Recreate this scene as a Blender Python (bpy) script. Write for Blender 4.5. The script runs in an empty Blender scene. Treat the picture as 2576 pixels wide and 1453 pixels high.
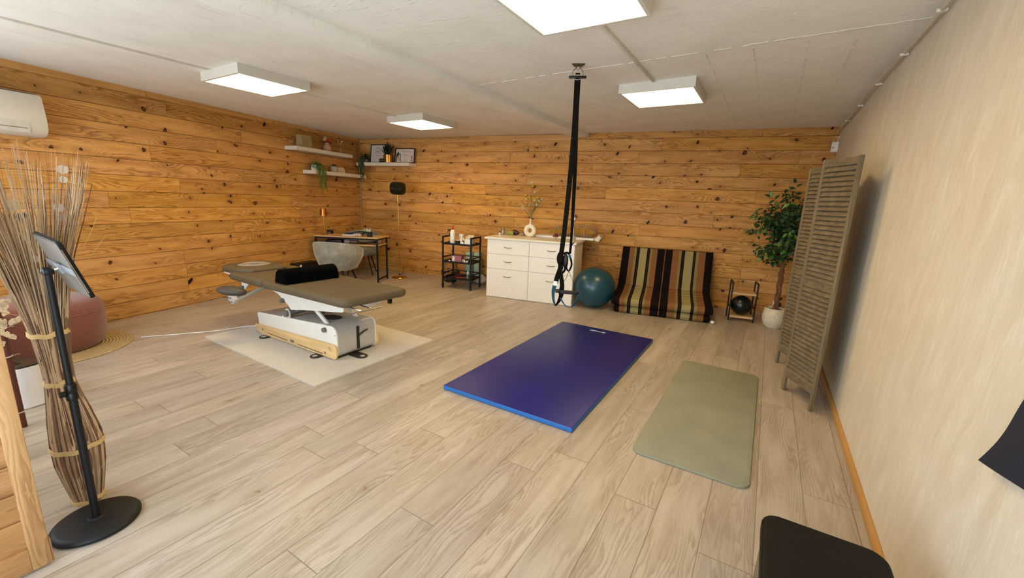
import bpy, bmesh, math, random
from mathutils import Vector, Matrix, Euler

# ---------------------------------------------------------------- camera, world, light, exposure
S = bpy.context.scene
COL = S.collection
PI = math.pi
random.seed(7)

cam_d = bpy.data.cameras.new('camera'); cam = bpy.data.objects.new('camera', cam_d); COL.objects.link(cam)
cam_d.sensor_width = 36.0; cam_d.sensor_fit = 'HORIZONTAL'; cam_d.lens = 14.5724
cam_d.clip_start = 0.02; cam_d.clip_end = 100
_r = Vector((0.85086927, 0.52406938, 0.03705094)); _d = Vector((0.14126644, -0.16029155, -0.9769086)); _f = Vector((-0.50602893, 0.83645556, -0.21042057))
cm = Matrix((( _r.x, -_d.x, -_f.x, 0), (_r.y, -_d.y, -_f.y, 0), (_r.z, -_d.z, -_f.z, 1.45), (0, 0, 0, 1)))
cam.matrix_world = cm
S.camera = cam

W = bpy.data.worlds.new('world'); S.world = W; W.use_nodes = True
wn = W.node_tree; wn.nodes.clear()
wo = wn.nodes.new('ShaderNodeOutputWorld'); wb = wn.nodes.new('ShaderNodeBackground'); wsky = wn.nodes.new('ShaderNodeTexSky')
wsky.sky_type = 'NISHITA'; wsky.sun_disc = False; wsky.sun_elevation = math.radians(40); wsky.sun_rotation = math.radians(60)
wb.inputs['Strength'].default_value = 0.25
wn.links.new(wsky.outputs[0], wb.inputs[0]); wn.links.new(wb.outputs[0], wo.inputs[0])

S.view_settings.view_transform = 'Standard'; S.view_settings.look = 'None'
S.view_settings.gamma = 1.0; S.view_settings.use_curve_mapping = False
S.view_settings.exposure = 0.16

# daylight coming in through the open glazed doorway behind the camera
def area(name, loc, direction, sx, sy, power, col):
    l = bpy.data.lights.new(name, 'AREA'); l.shape = 'RECTANGLE'; l.size = sx; l.size_y = sy; l.energy = power; l.color = col
    o = bpy.data.objects.new(name, l); COL.objects.link(o); o.location = loc
    o.rotation_euler = Vector(direction).to_track_quat('-Z', 'Y').to_euler()
    return o
DAY = 80.0; DAYCOL = (0.82, 0.92, 1.0)
area('daylight', (-0.95, -0.64, 1.05), (-0.05, 1, 0.30), 2.4, 1.9, DAY, DAYCOL)
area('daylight_window', (-4.05, -0.64, 1.45), (0.05, 1, 0.25), 2.4, 1.2, 62.0, DAYCOL)
LAMP = 19.5; LAMPCOL = (1.0, 0.715, 0.33)

# ---------------------------------------------------------------- helpers: tags
def tag(o, label=None, cat=None, group=None, kind=None):
    if label: o['label'] = label
    if cat: o['category'] = cat
    if group: o['group'] = group
    if kind: o['kind'] = kind
    return o
def thing(name, label, cat, loc=(0, 0, 0), rz=0.0, group=None, rot=None):
    o = bpy.data.objects.new(name, None); COL.objects.link(o); o.location = loc
    o.rotation_euler = rot if rot else (0, 0, rz); o.empty_display_size = 0.05
    return tag(o, label, cat, group)
def lin(c):
    if isinstance(c, str):
        c = [int(c[i:i+2], 16)/255 for i in (0, 2, 4)]
    return tuple((x/12.92 if x <= 0.04045 else ((x+0.055)/1.055)**2.4) for x in c)

# ---------------------------------------------------------------- helpers: node materials
class NT:
    def __init__(s, name):
        s.m = bpy.data.materials.new(name); s.m.use_nodes = True; s.t = s.m.node_tree; s.t.nodes.clear()
        s.out = s.t.nodes.new('ShaderNodeOutputMaterial'); s.b = s.t.nodes.new('ShaderNodeBsdfPrincipled')
        s.t.links.new(s.b.outputs[0], s.out.inputs[0])
    def n(s, typ, **k):
        x = s.t.nodes.new(typ)
        for a, v in k.items(): setattr(x, a, v)
        return x
    def set(s, inp, v):
        if isinstance(v, bpy.types.NodeSocket): s.t.links.new(v, inp)
        elif isinstance(v, (tuple, list)) and len(v) == 3 and inp.type == 'RGBA': inp.default_value = (*v, 1)
        else: inp.default_value = v
    def P(s, **k):
        for a, v in k.items(): s.set(s.b.inputs[a.replace('_', ' ')], v)
    def math(s, op, a, b=None, c=None, clamp=False):
        x = s.n('ShaderNodeMath', operation=op); x.use_clamp = clamp
        for i, v in enumerate((a, b, c)):
            if v is not None: s.set(x.inputs[i], v)
        return x.outputs[0]
    def mix(s, fac, a, b, blend='MIX'):
        x = s.n('ShaderNodeMix', data_type='RGBA', blend_type=blend)
        s.set(x.inputs['Factor'], fac); s.set(x.inputs[6], a); s.set(x.inputs[7], b)
        return x.outputs[2]
    def coord(s, which='Object'): return s.n('ShaderNodeTexCoord').outputs[which]
    def sep(s, v):
        x = s.n('ShaderNodeSeparateXYZ'); s.set(x.inputs[0], v); return x.outputs
    def comb(s, x, y, z=0.0):
        c = s.n('ShaderNodeCombineXYZ')
        for i, v in enumerate((x, y, z)): s.set(c.inputs[i], v)
        return c.outputs[0]
    def noise(s, vec, scale=5, detail=2, rough=.5, dist=0):
        x = s.n('ShaderNodeTexNoise'); s.set(x.inputs['Vector'], vec); s.set(x.inputs['Scale'], scale)
        x.inputs['Detail'].default_value = detail; x.inputs['Roughness'].default_value = rough; x.inputs['Distortion'].default_value = dist
        return x.outputs[0]
    def ramp(s, fac, stops, interp='LINEAR'):
        x = s.n('ShaderNodeValToRGB'); x.color_ramp.interpolation = interp
        e = x.color_ramp.elements
        while len(e) < len(stops): e.new(0.5)
        for i, (p, c) in enumerate(stops):
            e[i].position = p; e[i].color = (*c, 1) if len(c) == 3 else c
        s.set(x.inputs[0], fac); return x.outputs[0]
    def step(s, v, lo, hi):
        x = s.n('ShaderNodeMapRange', interpolation_type='SMOOTHSTEP'); s.set(x.inputs[0], v); s.set(x.inputs[1], lo); s.set(x.inputs[2], hi)
        return x.outputs[0]
    def bump(s, h, strength=.3, dist=.01):
        x = s.n('ShaderNodeBump'); s.set(x.inputs['Strength'], strength); x.inputs['Distance'].default_value = dist
        s.set(x.inputs['Height'], h); s.t.links.new(x.outputs[0], s.b.inputs['Normal'])

MATS = {}
def mat(name, c, rough=.5, metal=0.0, var=.08, vs=12.0, bump=0.0, bs=80.0, alpha=None, trans=0.0, emit=0.0, coat=0.0, sheen=0.0, ior=None, stretch=None, spec=None):
    if name in MATS: return MATS[name]
    t = NT(name); col = lin(c); co = t.coord()
    if stretch:
        mp = t.n('ShaderNodeMapping'); t.set(mp.inputs[0], co); mp.inputs['Scale'].default_value = stretch; co = mp.outputs[0]
    nz = t.noise(co, vs, 3)
    dark = tuple(x*(1-var) for x in col); lite = tuple(min(1, x*(1+var)) for x in col)
    t.P(Base_Color=t.ramp(nz, [(.3, dark), (.7, lite)]), Roughness=rough, Metallic=metal)
    if spec is not None: t.P(Specular_IOR_Level=spec)
    if trans: t.P(Transmission_Weight=trans)
    if ior: t.P(IOR=ior)
    if alpha is not None: t.P(Alpha=alpha)
    if coat: t.P(Coat_Weight=coat, Coat_Roughness=.15)
    if sheen: t.P(Sheen_Weight=sheen, Sheen_Roughness=.5)
    if emit: t.P(Emission_Color=col, Emission_Strength=emit)
    if bump: t.bump(t.noise(co, bs, 4), bump, .004)
    MATS[name] = t.m; return t.m

def planks(name, au, av, h, off, L, light, mid, dark, knot, seamc, var, knots=.5, rings=1.0, rough=.5, seamw=.006, endw=.0015, bumps=.5, kscale=(1.9, 5.2), ringmix=.75, warp=1.0, ksize=1.0, inner=(.17, .055, .02), spec=.5):
    t = NT(name); c = t.sep(t.coord()); u = c[au]; v = c[av]
    vv = t.math('DIVIDE', t.math('SUBTRACT', v, off), h)
    row = t.math('FLOOR', vv); fv = t.math('FRACT', vv)
    w1 = t.n('ShaderNodeTexWhiteNoise', noise_dimensions='1D'); t.set(w1.inputs['W'], t.math('ADD', t.math('MULTIPLY', row, 3.17), 1.3))
    uu = t.math('ADD', t.math('DIVIDE', u, L), t.math('MULTIPLY', w1.outputs['Value'], 5.3))
    cl = t.math('FLOOR', uu); fu = t.math('FRACT', uu)
    w2 = t.n('ShaderNodeTexWhiteNoise', noise_dimensions='2D'); t.set(w2.inputs['Vector'], t.comb(t.math('MULTIPLY', row, 1.7), t.math('MULTIPLY', cl, 2.3)))
    rc = t.sep(w2.outputs['Color'])
    gx = t.math('ADD', u, t.math('MULTIPLY', rc[0], 37.0)); gy = t.math('ADD', v, t.math('MULTIPLY', rc[1], 19.0))
    # knots
    vo = t.n('ShaderNodeTexVoronoi', voronoi_dimensions='2D'); vo.inputs['Scale'].default_value = 1.0
    wob = t.math('MULTIPLY', t.math('SUBTRACT', t.noise(t.comb(gx, gy), 18, 2), .5), .10)
    t.set(vo.inputs['Vector'], t.comb(t.math('ADD', t.math('MULTIPLY', gx, kscale[0]), wob), t.math('ADD', t.math('MULTIPLY', gy, kscale[1]), wob)))
    vo.inputs['Randomness'].default_value = 1.0
    vin = t.sep(vo.inputs['Vector'].links[0].from_socket); vp_ = t.sep(vo.outputs['Position']); kc = t.sep(vo.outputs['Color'])
    ddx = t.math('DIVIDE', t.math('SUBTRACT', vin[0], vp_[0]), kscale[0]); ddy = t.math('DIVIDE', t.math('SUBTRACT', vin[1], vp_[1]), kscale[1])
    sk = t.math('MULTIPLY', t.math('SUBTRACT', kc[2], .5), 1.2)
    dxx = t.math('ADD', ddx, t.math('MULTIPLY', ddy, sk)); el = t.math('ADD', .55, t.math('MULTIPLY', kc[2], .55))
    kd = t.math('SQRT', t.math('ADD', t.math('POWER', dxx, 2.0), t.math('POWER', t.math('MULTIPLY', ddy, el), 2.0)))
    hd_ = t.math('SQRT', t.math('ADD', t.math('POWER', t.math('MULTIPLY', ddx, .36), 2.0), t.math('POWER', ddy, 2.0)))
    has = t.math('GREATER_THAN', kc[0], 1-knots)
    kr = t.math('MULTIPLY', t.math('ADD', t.math('MULTIPLY', t.math('POWER', kc[1], 1.5), .017), .0065), t.math('MULTIPLY', has, ksize))
    km = t.math('SUBTRACT', 1.0, t.step(kd, t.math('MULTIPLY', kr, .78), t.math('ADD', kr, .0015)))
    kin = t.math('SUBTRACT', 1.0, t.step(kd, t.math('MULTIPLY', kr, .25), t.math('MULTIPLY', kr, .75)))
    halo = t.math('MULTIPLY', t.math('SUBTRACT', 1.0, t.step(hd_, 0.0, .085)), has)
    # cathedral grain: contour lines of a slow noise warped round the knots
    n0 = t.noise(t.comb(t.math('MULTIPLY', gx, 1.0), t.math('MULTIPLY', gy, 6.5), rc[2]), 1.25, 2, .45)
    field = t.math('ADD', t.math('MULTIPLY', n0, 13.0*rings*warp), t.math('ADD', t.math('MULTIPLY', gy, 42.0*rings), t.math('MULTIPLY', halo, 2.6)))
    jit = t.math('MULTIPLY', t.noise(t.comb(t.math('MULTIPLY', gx, 6.0), t.math('MULTIPLY', gy, 60.0)), 2.0, 2), .9)
    fr = t.math('FRACT', t.math('ADD', field, jit))
    ring = t.math('MULTIPLY', t.step(fr, .25, .93), t.math('SUBTRACT', 1.0, t.step(fr, .93, 1.0)))
    fib = t.noise(t.comb(t.math('MULTIPLY', gx, 5.0), t.math('MULTIPLY', gy, 220.0)), 1.0, 3, .6)
    broad = t.noise(t.comb(t.math('MULTIPLY', gx, 1.2), t.math('MULTIPLY', gy, 9.0)), 1.6, 3, .55)
    base = t.ramp(broad, [(.30, mid), (.62, light)])
    a = t.math('MULTIPLY', ring, t.math('MULTIPLY', t.step(t.noise(t.comb(gx, t.math('MULTIPLY', gy, 5.0), 3.0), 1.3, 1), .33, .62), ringmix))
    base = t.mix(a, base, dark)
    base = t.mix(t.math('MULTIPLY', t.step(fib, .5, .78), .28), base, dark)
    base = t.mix(t.math('MULTIPLY', t.math('POWER', halo, 4.0), .45), base, dark)
    # every board its own tone
    val = t.math('ADD', 1.0-var*.5, t.math('MULTIPLY', rc[2], var))
    hs = t.n('ShaderNodeHueSaturation'); t.set(hs.inputs['Value'], val); t.set(hs.inputs['Color'], base)
    t.set(hs.inputs['Hue'], t.math('ADD', .5-.003, t.math('MULTIPLY', rc[0], .006))); t.set(hs.inputs['Saturation'], t.math('ADD', .96, t.math('MULTIPLY', rc[1], .08)))
    base = hs.outputs[0]
    base = t.mix(km, base, t.mix(t.math('MULTIPLY', kin, t.step(kc[2], .25, .5)), knot, inner))
    ev = t.math('MINIMUM', fv, t.math('SUBTRACT', 1.0, fv)); eu = t.math('MINIMUM', fu, t.math('SUBTRACT', 1.0, fu))
    sv = t.math('SUBTRACT', 1.0, t.step(ev, 0.0, seamw/h)); su = t.math('SUBTRACT', 1.0, t.step(eu, 0.0, endw*2/L))
    seam = t.math('MAXIMUM', sv, su)
    base = t.mix(t.math('MULTIPLY', seam, .85), base, seamc)
    t.P(Base_Color=base, Roughness=t.math('ADD', rough-.08, t.math('MULTIPLY', fib, .16)), Specular_IOR_Level=spec)
    hgt = t.math('SUBTRACT', t.math('MULTIPLY', fib, .06), t.math('MULTIPLY', seam, 1.0))
    t.bump(hgt, bumps, .004)
    return t.m

# ---------------------------------------------------------------- helpers: geometry
class MB:
    def __init__(s): s.bm = bmesh.new()
    def _add(s, bm2, M=None, mi=0):
        if M is not None: bmesh.ops.transform(bm2, matrix=M, verts=bm2.verts)
        if mi:
            for f in bm2.faces: f.material_index = mi
        me = bpy.data.meshes.new('tmp'); bm2.to_mesh(me); bm2.free(); s.bm.from_mesh(me); bpy.data.meshes.remove(me)
        return s
    def box(s, x0, x1, y0, y1, z0, z1, bev=0.0, seg=2, M=None, mi=0):
        b = bmesh.new(); bmesh.ops.create_cube(b, size=1)
        bmesh.ops.scale(b, vec=(abs(x1-x0), abs(y1-y0), abs(z1-z0)), verts=b.verts)
        bmesh.ops.translate(b, vec=((x0+x1)/2, (y0+y1)/2, (z0+z1)/2), verts=b.verts)
        if bev > 0: bmesh.ops.bevel(b, geom=list(b.edges), offset=bev, segments=seg, profile=.5, affect='EDGES')
        return s._add(b, M, mi)
    def prism(s, pts, d0, d1, plane='xy', bev=0.0, seg=2, M=None, mi=0, bevz=True):
        b = bmesh.new()
        def P(p, d):
            return {'xy': (p[0], p[1], d), 'xz': (p[0], d, p[1]), 'yz': (d, p[0], p[1])}[plane]
        v0 = [b.verts.new(P(p, d0)) for p in pts]; v1 = [b.verts.new(P(p, d1)) for p in pts]
        f0 = b.faces.new(v0); f1 = b.faces.new(list(reversed(v1))); n = len(pts)
        for i in range(n): b.faces.new((v0[i], v1[i], v1[(i+1) % n], v0[(i+1) % n]))
        bmesh.ops.recalc_face_normals(b, faces=b.faces)
        if bev > 0:
            es = list(f0.edges)+list(f1.edges)
            bmesh.ops.bevel(b, geom=es, offset=bev, segments=seg, profile=.5, affect='EDGES')
        return s._add(b, M, mi)
    def cyl(s, p0, p1, r0, r1=None, n=20, mi=0, bev=0.0):
        r1 = r0 if r1 is None else r1; p0 = Vector(p0); p1 = Vector(p1); d = p1-p0
        b = bmesh.new(); bmesh.ops.create_cone(b, cap_ends=True, segments=n, radius1=r0, radius2=r1, depth=d.length)
        if bev > 0: bmesh.ops.bevel(b, geom=[e for e in b.edges if len(e.link_faces) == 2 and any(len(f.verts) > 4 for f in e.link_faces)], offset=bev, segments=2, profile=.5, affect='EDGES')
        M = Matrix.Translation((p0+p1)/2) @ d.to_track_quat('Z', 'Y').to_matrix().to_4x4()
        return s._add(b, M, mi)
    def ball(s, c, r, seg=24, sc=(1, 1, 1), M=None, mi=0):
        b = bmesh.new(); bmesh.ops.create_uvsphere(b, u_segments=seg, v_segments=max(6, seg//2), radius=r)
        bmesh.ops.scale(b, vec=sc, verts=b.verts)
        if M is not None: bmesh.ops.transform(b, matrix=M, verts=b.verts)
        return s._add(b, Matrix.Translation(c), mi)
    def lathe(s, prof, c=(0, 0, 0), n=28, mi=0, closed=False, M=None):
        b = bmesh.new(); rings = []
        for r, z in prof:
            if r < 1e-5: rings.append([b.verts.new((0, 0, z))])
            else: rings.append([b.verts.new((r*math.cos(2*PI*i/n), r*math.sin(2*PI*i/n), z)) for i in range(n)])
        prs = list(zip(rings, rings[1:]))
        if closed: prs.append((rings[-1], rings[0]))
        for a, d in prs:
            for i in range(n):
                j = (i+1) % n
                if len(a) == 1 and len(d) == 1: continue
                if len(a) == 1: b.faces.new((a[0], d[i], d[j]))
                elif len(d) == 1: b.faces.new((a[i], d[0], a[j]))
                else: b.faces.new((a[i], d[i], d[j], a[j]))
        bmesh.ops.recalc_face_normals(b, faces=b.faces)
        T = Matrix.Translation(c)
        return s._add(b, T if M is None else T @ M, mi)
    def sweep(s, pts, prof, up=(0, 0, 1), closed=False, mi=0, radii=None, caps=True):
        pts = [Vector(p) for p in pts]; n = len(pts); b = bmesh.new(); rings = []
        up = Vector(up); pu = None
        for i, p in enumerate(pts):
            if closed: t = pts[(i+1) % n]-pts[i-1]
            else: t = pts[min(i+1, n-1)]-pts[max(i-1, 0)]
            if t.length < 1e-9: t = Vector((0, 0, 1))
            t.normalize()
            ref = up if pu is None else pu
            sx = t.cross(ref)
            if sx.length < 1e-4: sx = t.cross(Vector((1, 0, 0)) if abs(t.x) < .9 else Vector((0, 1, 0)))
            sx.normalize(); sy = sx.cross(t).normalized()
            if pu is not None or up.length: pu = sy if radii != 'fixed' else None
            k = radii[i] if isinstance(radii, (list, tuple)) else 1.0
            rings.append([b.verts.new(p+sx*(a*k)+sy*(c*k)) for a, c in prof])
        m = len(prof)
        rng = range(n) if closed else range(n-1)
        for i in rng:
            a = rings[i]; d = rings[(i+1) % n]
            for j in range(m): b.faces.new((a[j], a[(j+1) % m], d[(j+1) % m], d[j]))
        if not closed and caps:
            b.faces.new(list(reversed(rings[0]))); b.faces.new(rings[-1])
        bmesh.ops.recalc_face_normals(b, faces=b.faces)
        return s._add(b, None, mi)
    def tube(s, pts, r, n=8, closed=False, mi=0, up=(0, 0, 1)):
        rad = r if isinstance(r, (list, tuple)) else None; rr = 1.0 if rad else r
        return s.sweep(pts, [(rr*math.cos(2*PI*i/n), rr*math.sin(2*PI*i/n)) for i in range(n)], up, closed, mi, rad)
    def strap(s, pts, w, th, up, mi=0, closed=False):
        return s.sweep(pts, [(-w/2, -th/2), (w/2, -th/2), (w/2, th/2), (-w/2, th/2)], up, closed, mi)
    def surf(s, fn, nu, nv, th=0.0, mi=0):
        b = bmesh.new(); V = [[b.verts.new(fn(i/nu, j/nv)) for j in range(nv+1)] for i in range(nu+1)]
        for i in range(nu):
            for j in range(nv): b.faces.new((V[i][j], V[i+1][j], V[i+1][j+1], V[i][j+1]))
        bmesh.ops.recalc_face_normals(b, faces=b.faces)
        if th:
            bmesh.ops.solidify(b, geom=list(b.faces), thickness=th)
        return s._add(b, None, mi)
    def leaf(s, base, d, L, w, nrm, curve=.2, mi=0, cup=.25):
        base = Vector(base); d = Vector(d).normalized(); nrm = Vector(nrm)
        sd = d.cross(nrm)
        if sd.length < 1e-4: sd = d.cross(Vector((1, .3, 0)))
        sd.normalize(); nn = sd.cross(d).normalized()
        st = [(0, .12), (.25, .8), (.5, 1), (.75, .62), (1, 0.0)]
        rows = []
        for t, k in st:
            c = base+d*(L*t)-nn*(curve*L*t*t)
            if k < .01: rows.append([s.bm.verts.new(c)])
            else: rows.append([s.bm.verts.new(c-sd*(w*k/2)+nn*(cup*w*k/2)), s.bm.verts.new(c), s.bm.verts.new(c+sd*(w*k/2)+nn*(cup*w*k/2))])
        for a, b in zip(rows, rows[1:]):
            for j in (0, 1):
                f = s.bm.faces.new((a[j], a[j+1], b[j+1], b[j])) if len(b) == 3 else s.bm.faces.new((a[j], a[j+1], b[0]))
                f.material_index = mi
        return s
    def build(s, name, m, parent=None, smooth=True, angle=38, loc=None, rot=None):
        bm = s.bm
        if smooth:
            for f in bm.faces: f.smooth = True
            ca = math.radians(angle)
            for e in bm.edges:
                if len(e.link_faces) == 2 and e.calc_face_angle(0) > ca: e.smooth = False
        me = bpy.data.meshes.new(name); bm.to_mesh(me); bm.free()
        for x in (m if isinstance(m, (list, tuple)) else [m]): me.materials.append(x)
        o = bpy.data.objects.new(name, me); COL.objects.link(o)
        if parent is not None: o.parent = parent
        if loc is not None: o.location = loc
        if rot is not None: o.rotation_euler = rot
        return o
def rrect(x0, x1, y0, y1, r, n=6):
    rs = r if isinstance(r, (list, tuple)) else (r, r, r, r); out = []
    for (cx, cy, a0, k) in ((x1, y1, 0, 0), (x0, y1, PI/2, 1), (x0, y0, PI, 2), (x1, y0, 1.5*PI, 3)):
        q = rs[k]; sx = -1 if cx == x1 else 1; sy = -1 if cy == y1 else 1
        if q <= 0: out.append((cx, cy)); continue
        for i in range(n+1):
            a = a0+PI/2*i/n; out.append((cx+sx*q+q*math.cos(a), cy+sy*q+q*math.sin(a)))
    return out
def text_mesh(txt, size, m, parent, loc, rot, name='lettering', depth=.0006, shear=0.0):
    cu = bpy.data.curves.new('txt', 'FONT'); cu.body = txt; cu.size = size; cu.extrude = depth; cu.shear = shear; cu.align_x = 'CENTER'
    ob = bpy.data.objects.new('txt', cu); COL.objects.link(ob)
    bpy.context.view_layer.update()
    dg = bpy.context.evaluated_depsgraph_get(); me = bpy.data.meshes.new_from_object(ob.evaluated_get(dg))
    bpy.data.objects.remove(ob); me.materials.clear(); me.materials.append(m); me.name = name
    o = bpy.data.objects.new(name, me); COL.objects.link(o); o.parent = parent; o.location = loc; o.rotation_euler = rot
    return o
def copy_tree(o, parent=None):
    c = o.copy(); COL.objects.link(c); c.parent = parent
    for ch in list(o.children): copy_tree(ch, c)
    return c

# frames of reference of the two panelled walls (they stand askew to the floorboards)
TH = math.radians(10.86); cA, sA = math.cos(TH), math.sin(TH)
def BW(u, v, z=0.0): return (u*cA-v*sA, u*sA+v*cA, z)
BDEP = 6.69
L0 = Vector((-5.75, 0.73, 0)); L1 = Vector((-6.849, 5.498, 0)); LD = (L1-L0).normalized(); LN = Vector((LD.y, -LD.x, 0))
PHI = math.atan2(LD.y, LD.x)
def LW(s, d, z=0.0):
    p = L0+LD*s+LN*d; return (p.x, p.y, z)
def ceil_z(x): return 2.467+0.0066*(x+6.0)

# ---------------------------------------------------------------- shared materials
PINE_L, PINE_M, PINE_D, PINE_K = (0.64, 0.335, 0.096), (0.485, 0.232, 0.056), (0.21, 0.078, 0.017), (0.028, 0.008, 0.005)
m_wall_back = planks('pine_cladding_back', 0, 2, .1775, .096, 2.05, PINE_L, PINE_M, PINE_D, PINE_K, (.10, .035, .01), .26, knots=.68, rings=.85, rough=.6, spec=.2, ringmix=.68, ksize=1.15, kscale=(2.6, 5.6))
m_wall_left = planks('pine_cladding_left', 0, 2, .1715, .0085, 2.35, PINE_L, PINE_M, PINE_D, PINE_K, (.10, .035, .01), .24, knots=.62, rings=.8, rough=.6, spec=.2, ringmix=.7, kscale=(2.3, 5.6), ksize=1.15)
m_floor = planks('oak_laminate', 1, 0, .2066, .142, 1.75, (.445, .385, .315), (.345, .285, .215), (.20, .145, .095), (.22, .14, .085), (.15, .10, .065), .20, knots=.14, rings=1.2, rough=.40, seamw=.003, endw=.0016, bumps=.22, kscale=(1.1, 4.0), ringmix=.5, warp=.9, ksize=.9, inner=(.26, .17, .10))
m_pine = planks('pine_trim', 0, 2, .5, -.1, 3.0, (.66, .36, .12), (.56, .28, .085), (.36, .15, .035), PINE_K, (.3, .12, .03), .1, knots=.2, rings=1.3, rough=.5, seamw=.0001, endw=.0001, bumps=.2)
m_pine_v = planks('pine_shutter_wood', 2, 1, .5, -2.0, 3.3, (.44, .255, .105), (.36, .20, .075), (.25, .12, .04), PINE_K, (.3, .12, .03), .1, knots=.35, rings=1.5, rough=.48, seamw=.0001, endw=.0001, bumps=.2)
m_pine_h = planks('pine_slat_wood', 1, 2, .13, 0.02, 3.3, (.38, .20, .075), (.31, .155, .05), (.21, .095, .03), PINE_K, (.3, .12, .03), .2, knots=.2, rings=1.5, rough=.48, seamw=.0001, endw=.0001, bumps=.2)
m_black = mat('black_powder_coat', '0f0f10', .5, bump=.1, spec=.3)
m_blackp = mat('black_plastic', '0c0c0c', .4, spec=.35)
m_white = mat('white_lacquer', 'e9e4da', .35, var=.02)
m_chrome = mat('brushed_steel', 'b9b9b4', .25, 1.0)
m_gold = mat('brass', 'c79a4e', .22, 1.0, var=.05)
m_oak = mat('light_oak_board', 'c9a372', .5, var=.15, vs=3, stretch=(1, 14, 14))
m_green = mat('artificial_leaf', '27401f', .45, var=.4, vs=9)
m_glass = mat('clear_glass', 'f4f6f4', .03, trans=1.0, ior=1.45, var=.0)

# ================================================================= THE SETTING
def struct(name, mb, m, label=None, **k):
    o = mb.build(name, m, **k); o['kind'] = 'structure'
    return o
REAR = -0.50           # y of the wall behind the camera
XR = 0.605             # right wall
floor_pts = [(XR+.1, REAR-.15), (XR+.1, 7.1), (-7.15, 5.62), (-5.55, REAR-.15)]
struct('floor', MB().prism(floor_pts, -.08, 0.0), m_floor, smooth=False)

# plaster ceiling, slightly out of level
t = NT('ceiling_plaster'); co = t.coord(); c3 = t.sep(co)
st = t.comb(t.math('MULTIPLY', c3[0], 2.2), t.math('MULTIPLY', c3[1], .6), c3[2])
st2 = t.comb(t.math('MULTIPLY', c3[0], .55), t.math('MULTIPLY', c3[1], 2.0), c3[2])
rightm = t.step(c3[0], -2.9, -2.3)
n1 = t.noise(co, 3.0, 4); n2 = t.noise(st2, 16, 6, .65); n3 = t.noise(st, 22, 5, .6)
rag = t.math('MULTIPLY', t.step(n2, .57, .70), rightm); pits = t.step(t.noise(co, 60, 3), .70, .78)
colr = t.ramp(n1, [(.3, (.76, .73, .66)), (.7, (.84, .81, .74))])
colr = t.mix(t.math('MULTIPLY', rag, .55), colr, (.90, .88, .83))
fx = t.math('FRACT', t.math('MULTIPLY', c3[0], 1/.155)); brk = t.step(t.noise(t.comb(t.math('MULTIPLY', c3[0], 8.0), t.math('MULTIPLY', c3[1], 3.0)), 1.5, 3), .52, .60)
crack = t.math('MULTIPLY', t.math('MULTIPLY', t.math('SUBTRACT', 1.0, t.step(t.math('ABSOLUTE', t.math('SUBTRACT', fx, .5)), .0, .022)), brk), t.math('SUBTRACT', 1.0, rightm))
colr = t.mix(t.math('MULTIPLY', crack, .6), colr, (.36, .32, .27))
t.P(Base_Color=colr, Roughness=.85)
t.bump(t.math('ADD', t.math('ADD', t.math('MULTIPLY', rag, 1.0), t.math('MULTIPLY', n3, .35)), t.math('SUBTRACT', t.math('MULTIPLY', pits, .4), t.math('MULTIPLY', crack, .8))), .55, .006)
m_ceil = t.m
mb = MB()
cp = [(XR+.1, REAR-.15), (XR+.1, 7.1), (-7.15, 5.62), (-5.55, REAR-.15)]
vb = [mb.bm.verts.new((x, y, ceil_z(x))) for x, y in cp]; vt = [mb.bm.verts.new((x, y, 2.65)) for x, y in cp]
mb.bm.faces.new(list(reversed(vb))); mb.bm.faces.new(vt)
for i in range(4): mb.bm.faces.new((vb[i], vb[(i+1) % 4], vt[(i+1) % 4], vt[i]))
bmesh.ops.recalc_face_normals(mb.bm, faces=mb.bm.faces)
struct('ceiling', mb, m_ceil, smooth=False)
# shallow beam across the ceiling with one chamfered side
struct('trim_1', MB().prism([(-2.97, 2.60), (-2.97, 2.488), (-2.79, 2.43), (-2.545, 2.43), (-2.545, 2.60)], REAR, 6.30, 'xz'), m_ceil, smooth=False)
# raised plaster joints in the ceiling
m_joint = mat('plaster_joint', 'd8d0c2', .85, bump=.6, bs=60)
rj = random.Random(3)
def joint(x0, y0, x1, y1, w, nm, prob=1.0):
    mb = MB(); n = int(math.hypot(x1-x0, y1-y0)/.035)
    for i in range(n):
        if rj.random() > prob: continue
        a = i/n; b2 = (i+1.1)/n
        pa = (x0+(x1-x0)*a, y0+(y1-y0)*a); pb = (x0+(x1-x0)*b2, y0+(y1-y0)*b2)
        ww = w*rj.uniform(.3, 1.0); z = ceil_z(pa[0])
        mb.strap([(pa[0]+rj.uniform(-.002, .002), pa[1]+rj.uniform(-.003, .003), z-.001), (pb[0], pb[1]+rj.uniform(-.003, .003), ceil_z(pb[0])-.001)], ww, .005, (0, 0, 1))
    return struct(nm, mb, m_joint)
joint(-2.5, 3.40, .60, 3.36, .010, 'trim_2', .8)
joint(-.28, 3.36, .60, 3.345, .022, 'trim_3', .97)
for k, xx in enumerate((-.55, -.26, .05, .30)):
    joint(xx, 3.42, xx+.01, 6.6, .005, 'trim_%d' % (4+k), .6)
# trunking carrying the lamp wires
m_trunk = mat('painted_trunking', 'cfc7b8', .6)
struct('trim_8', MB().box(-1.030, -1.009, 2.46, 3.90, 2.480, 2.505, bev=.003), m_trunk)
struct('trim_9', MB().box(-4.41, -4.395, 2.66, 4.14, 2.466, 2.480, bev=.002), m_trunk)
struct('trim_10', MB().box(-4.405, -4.385, REAR, 1.96, 2.466, 2.478, bev=.002), m_trunk)

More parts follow.
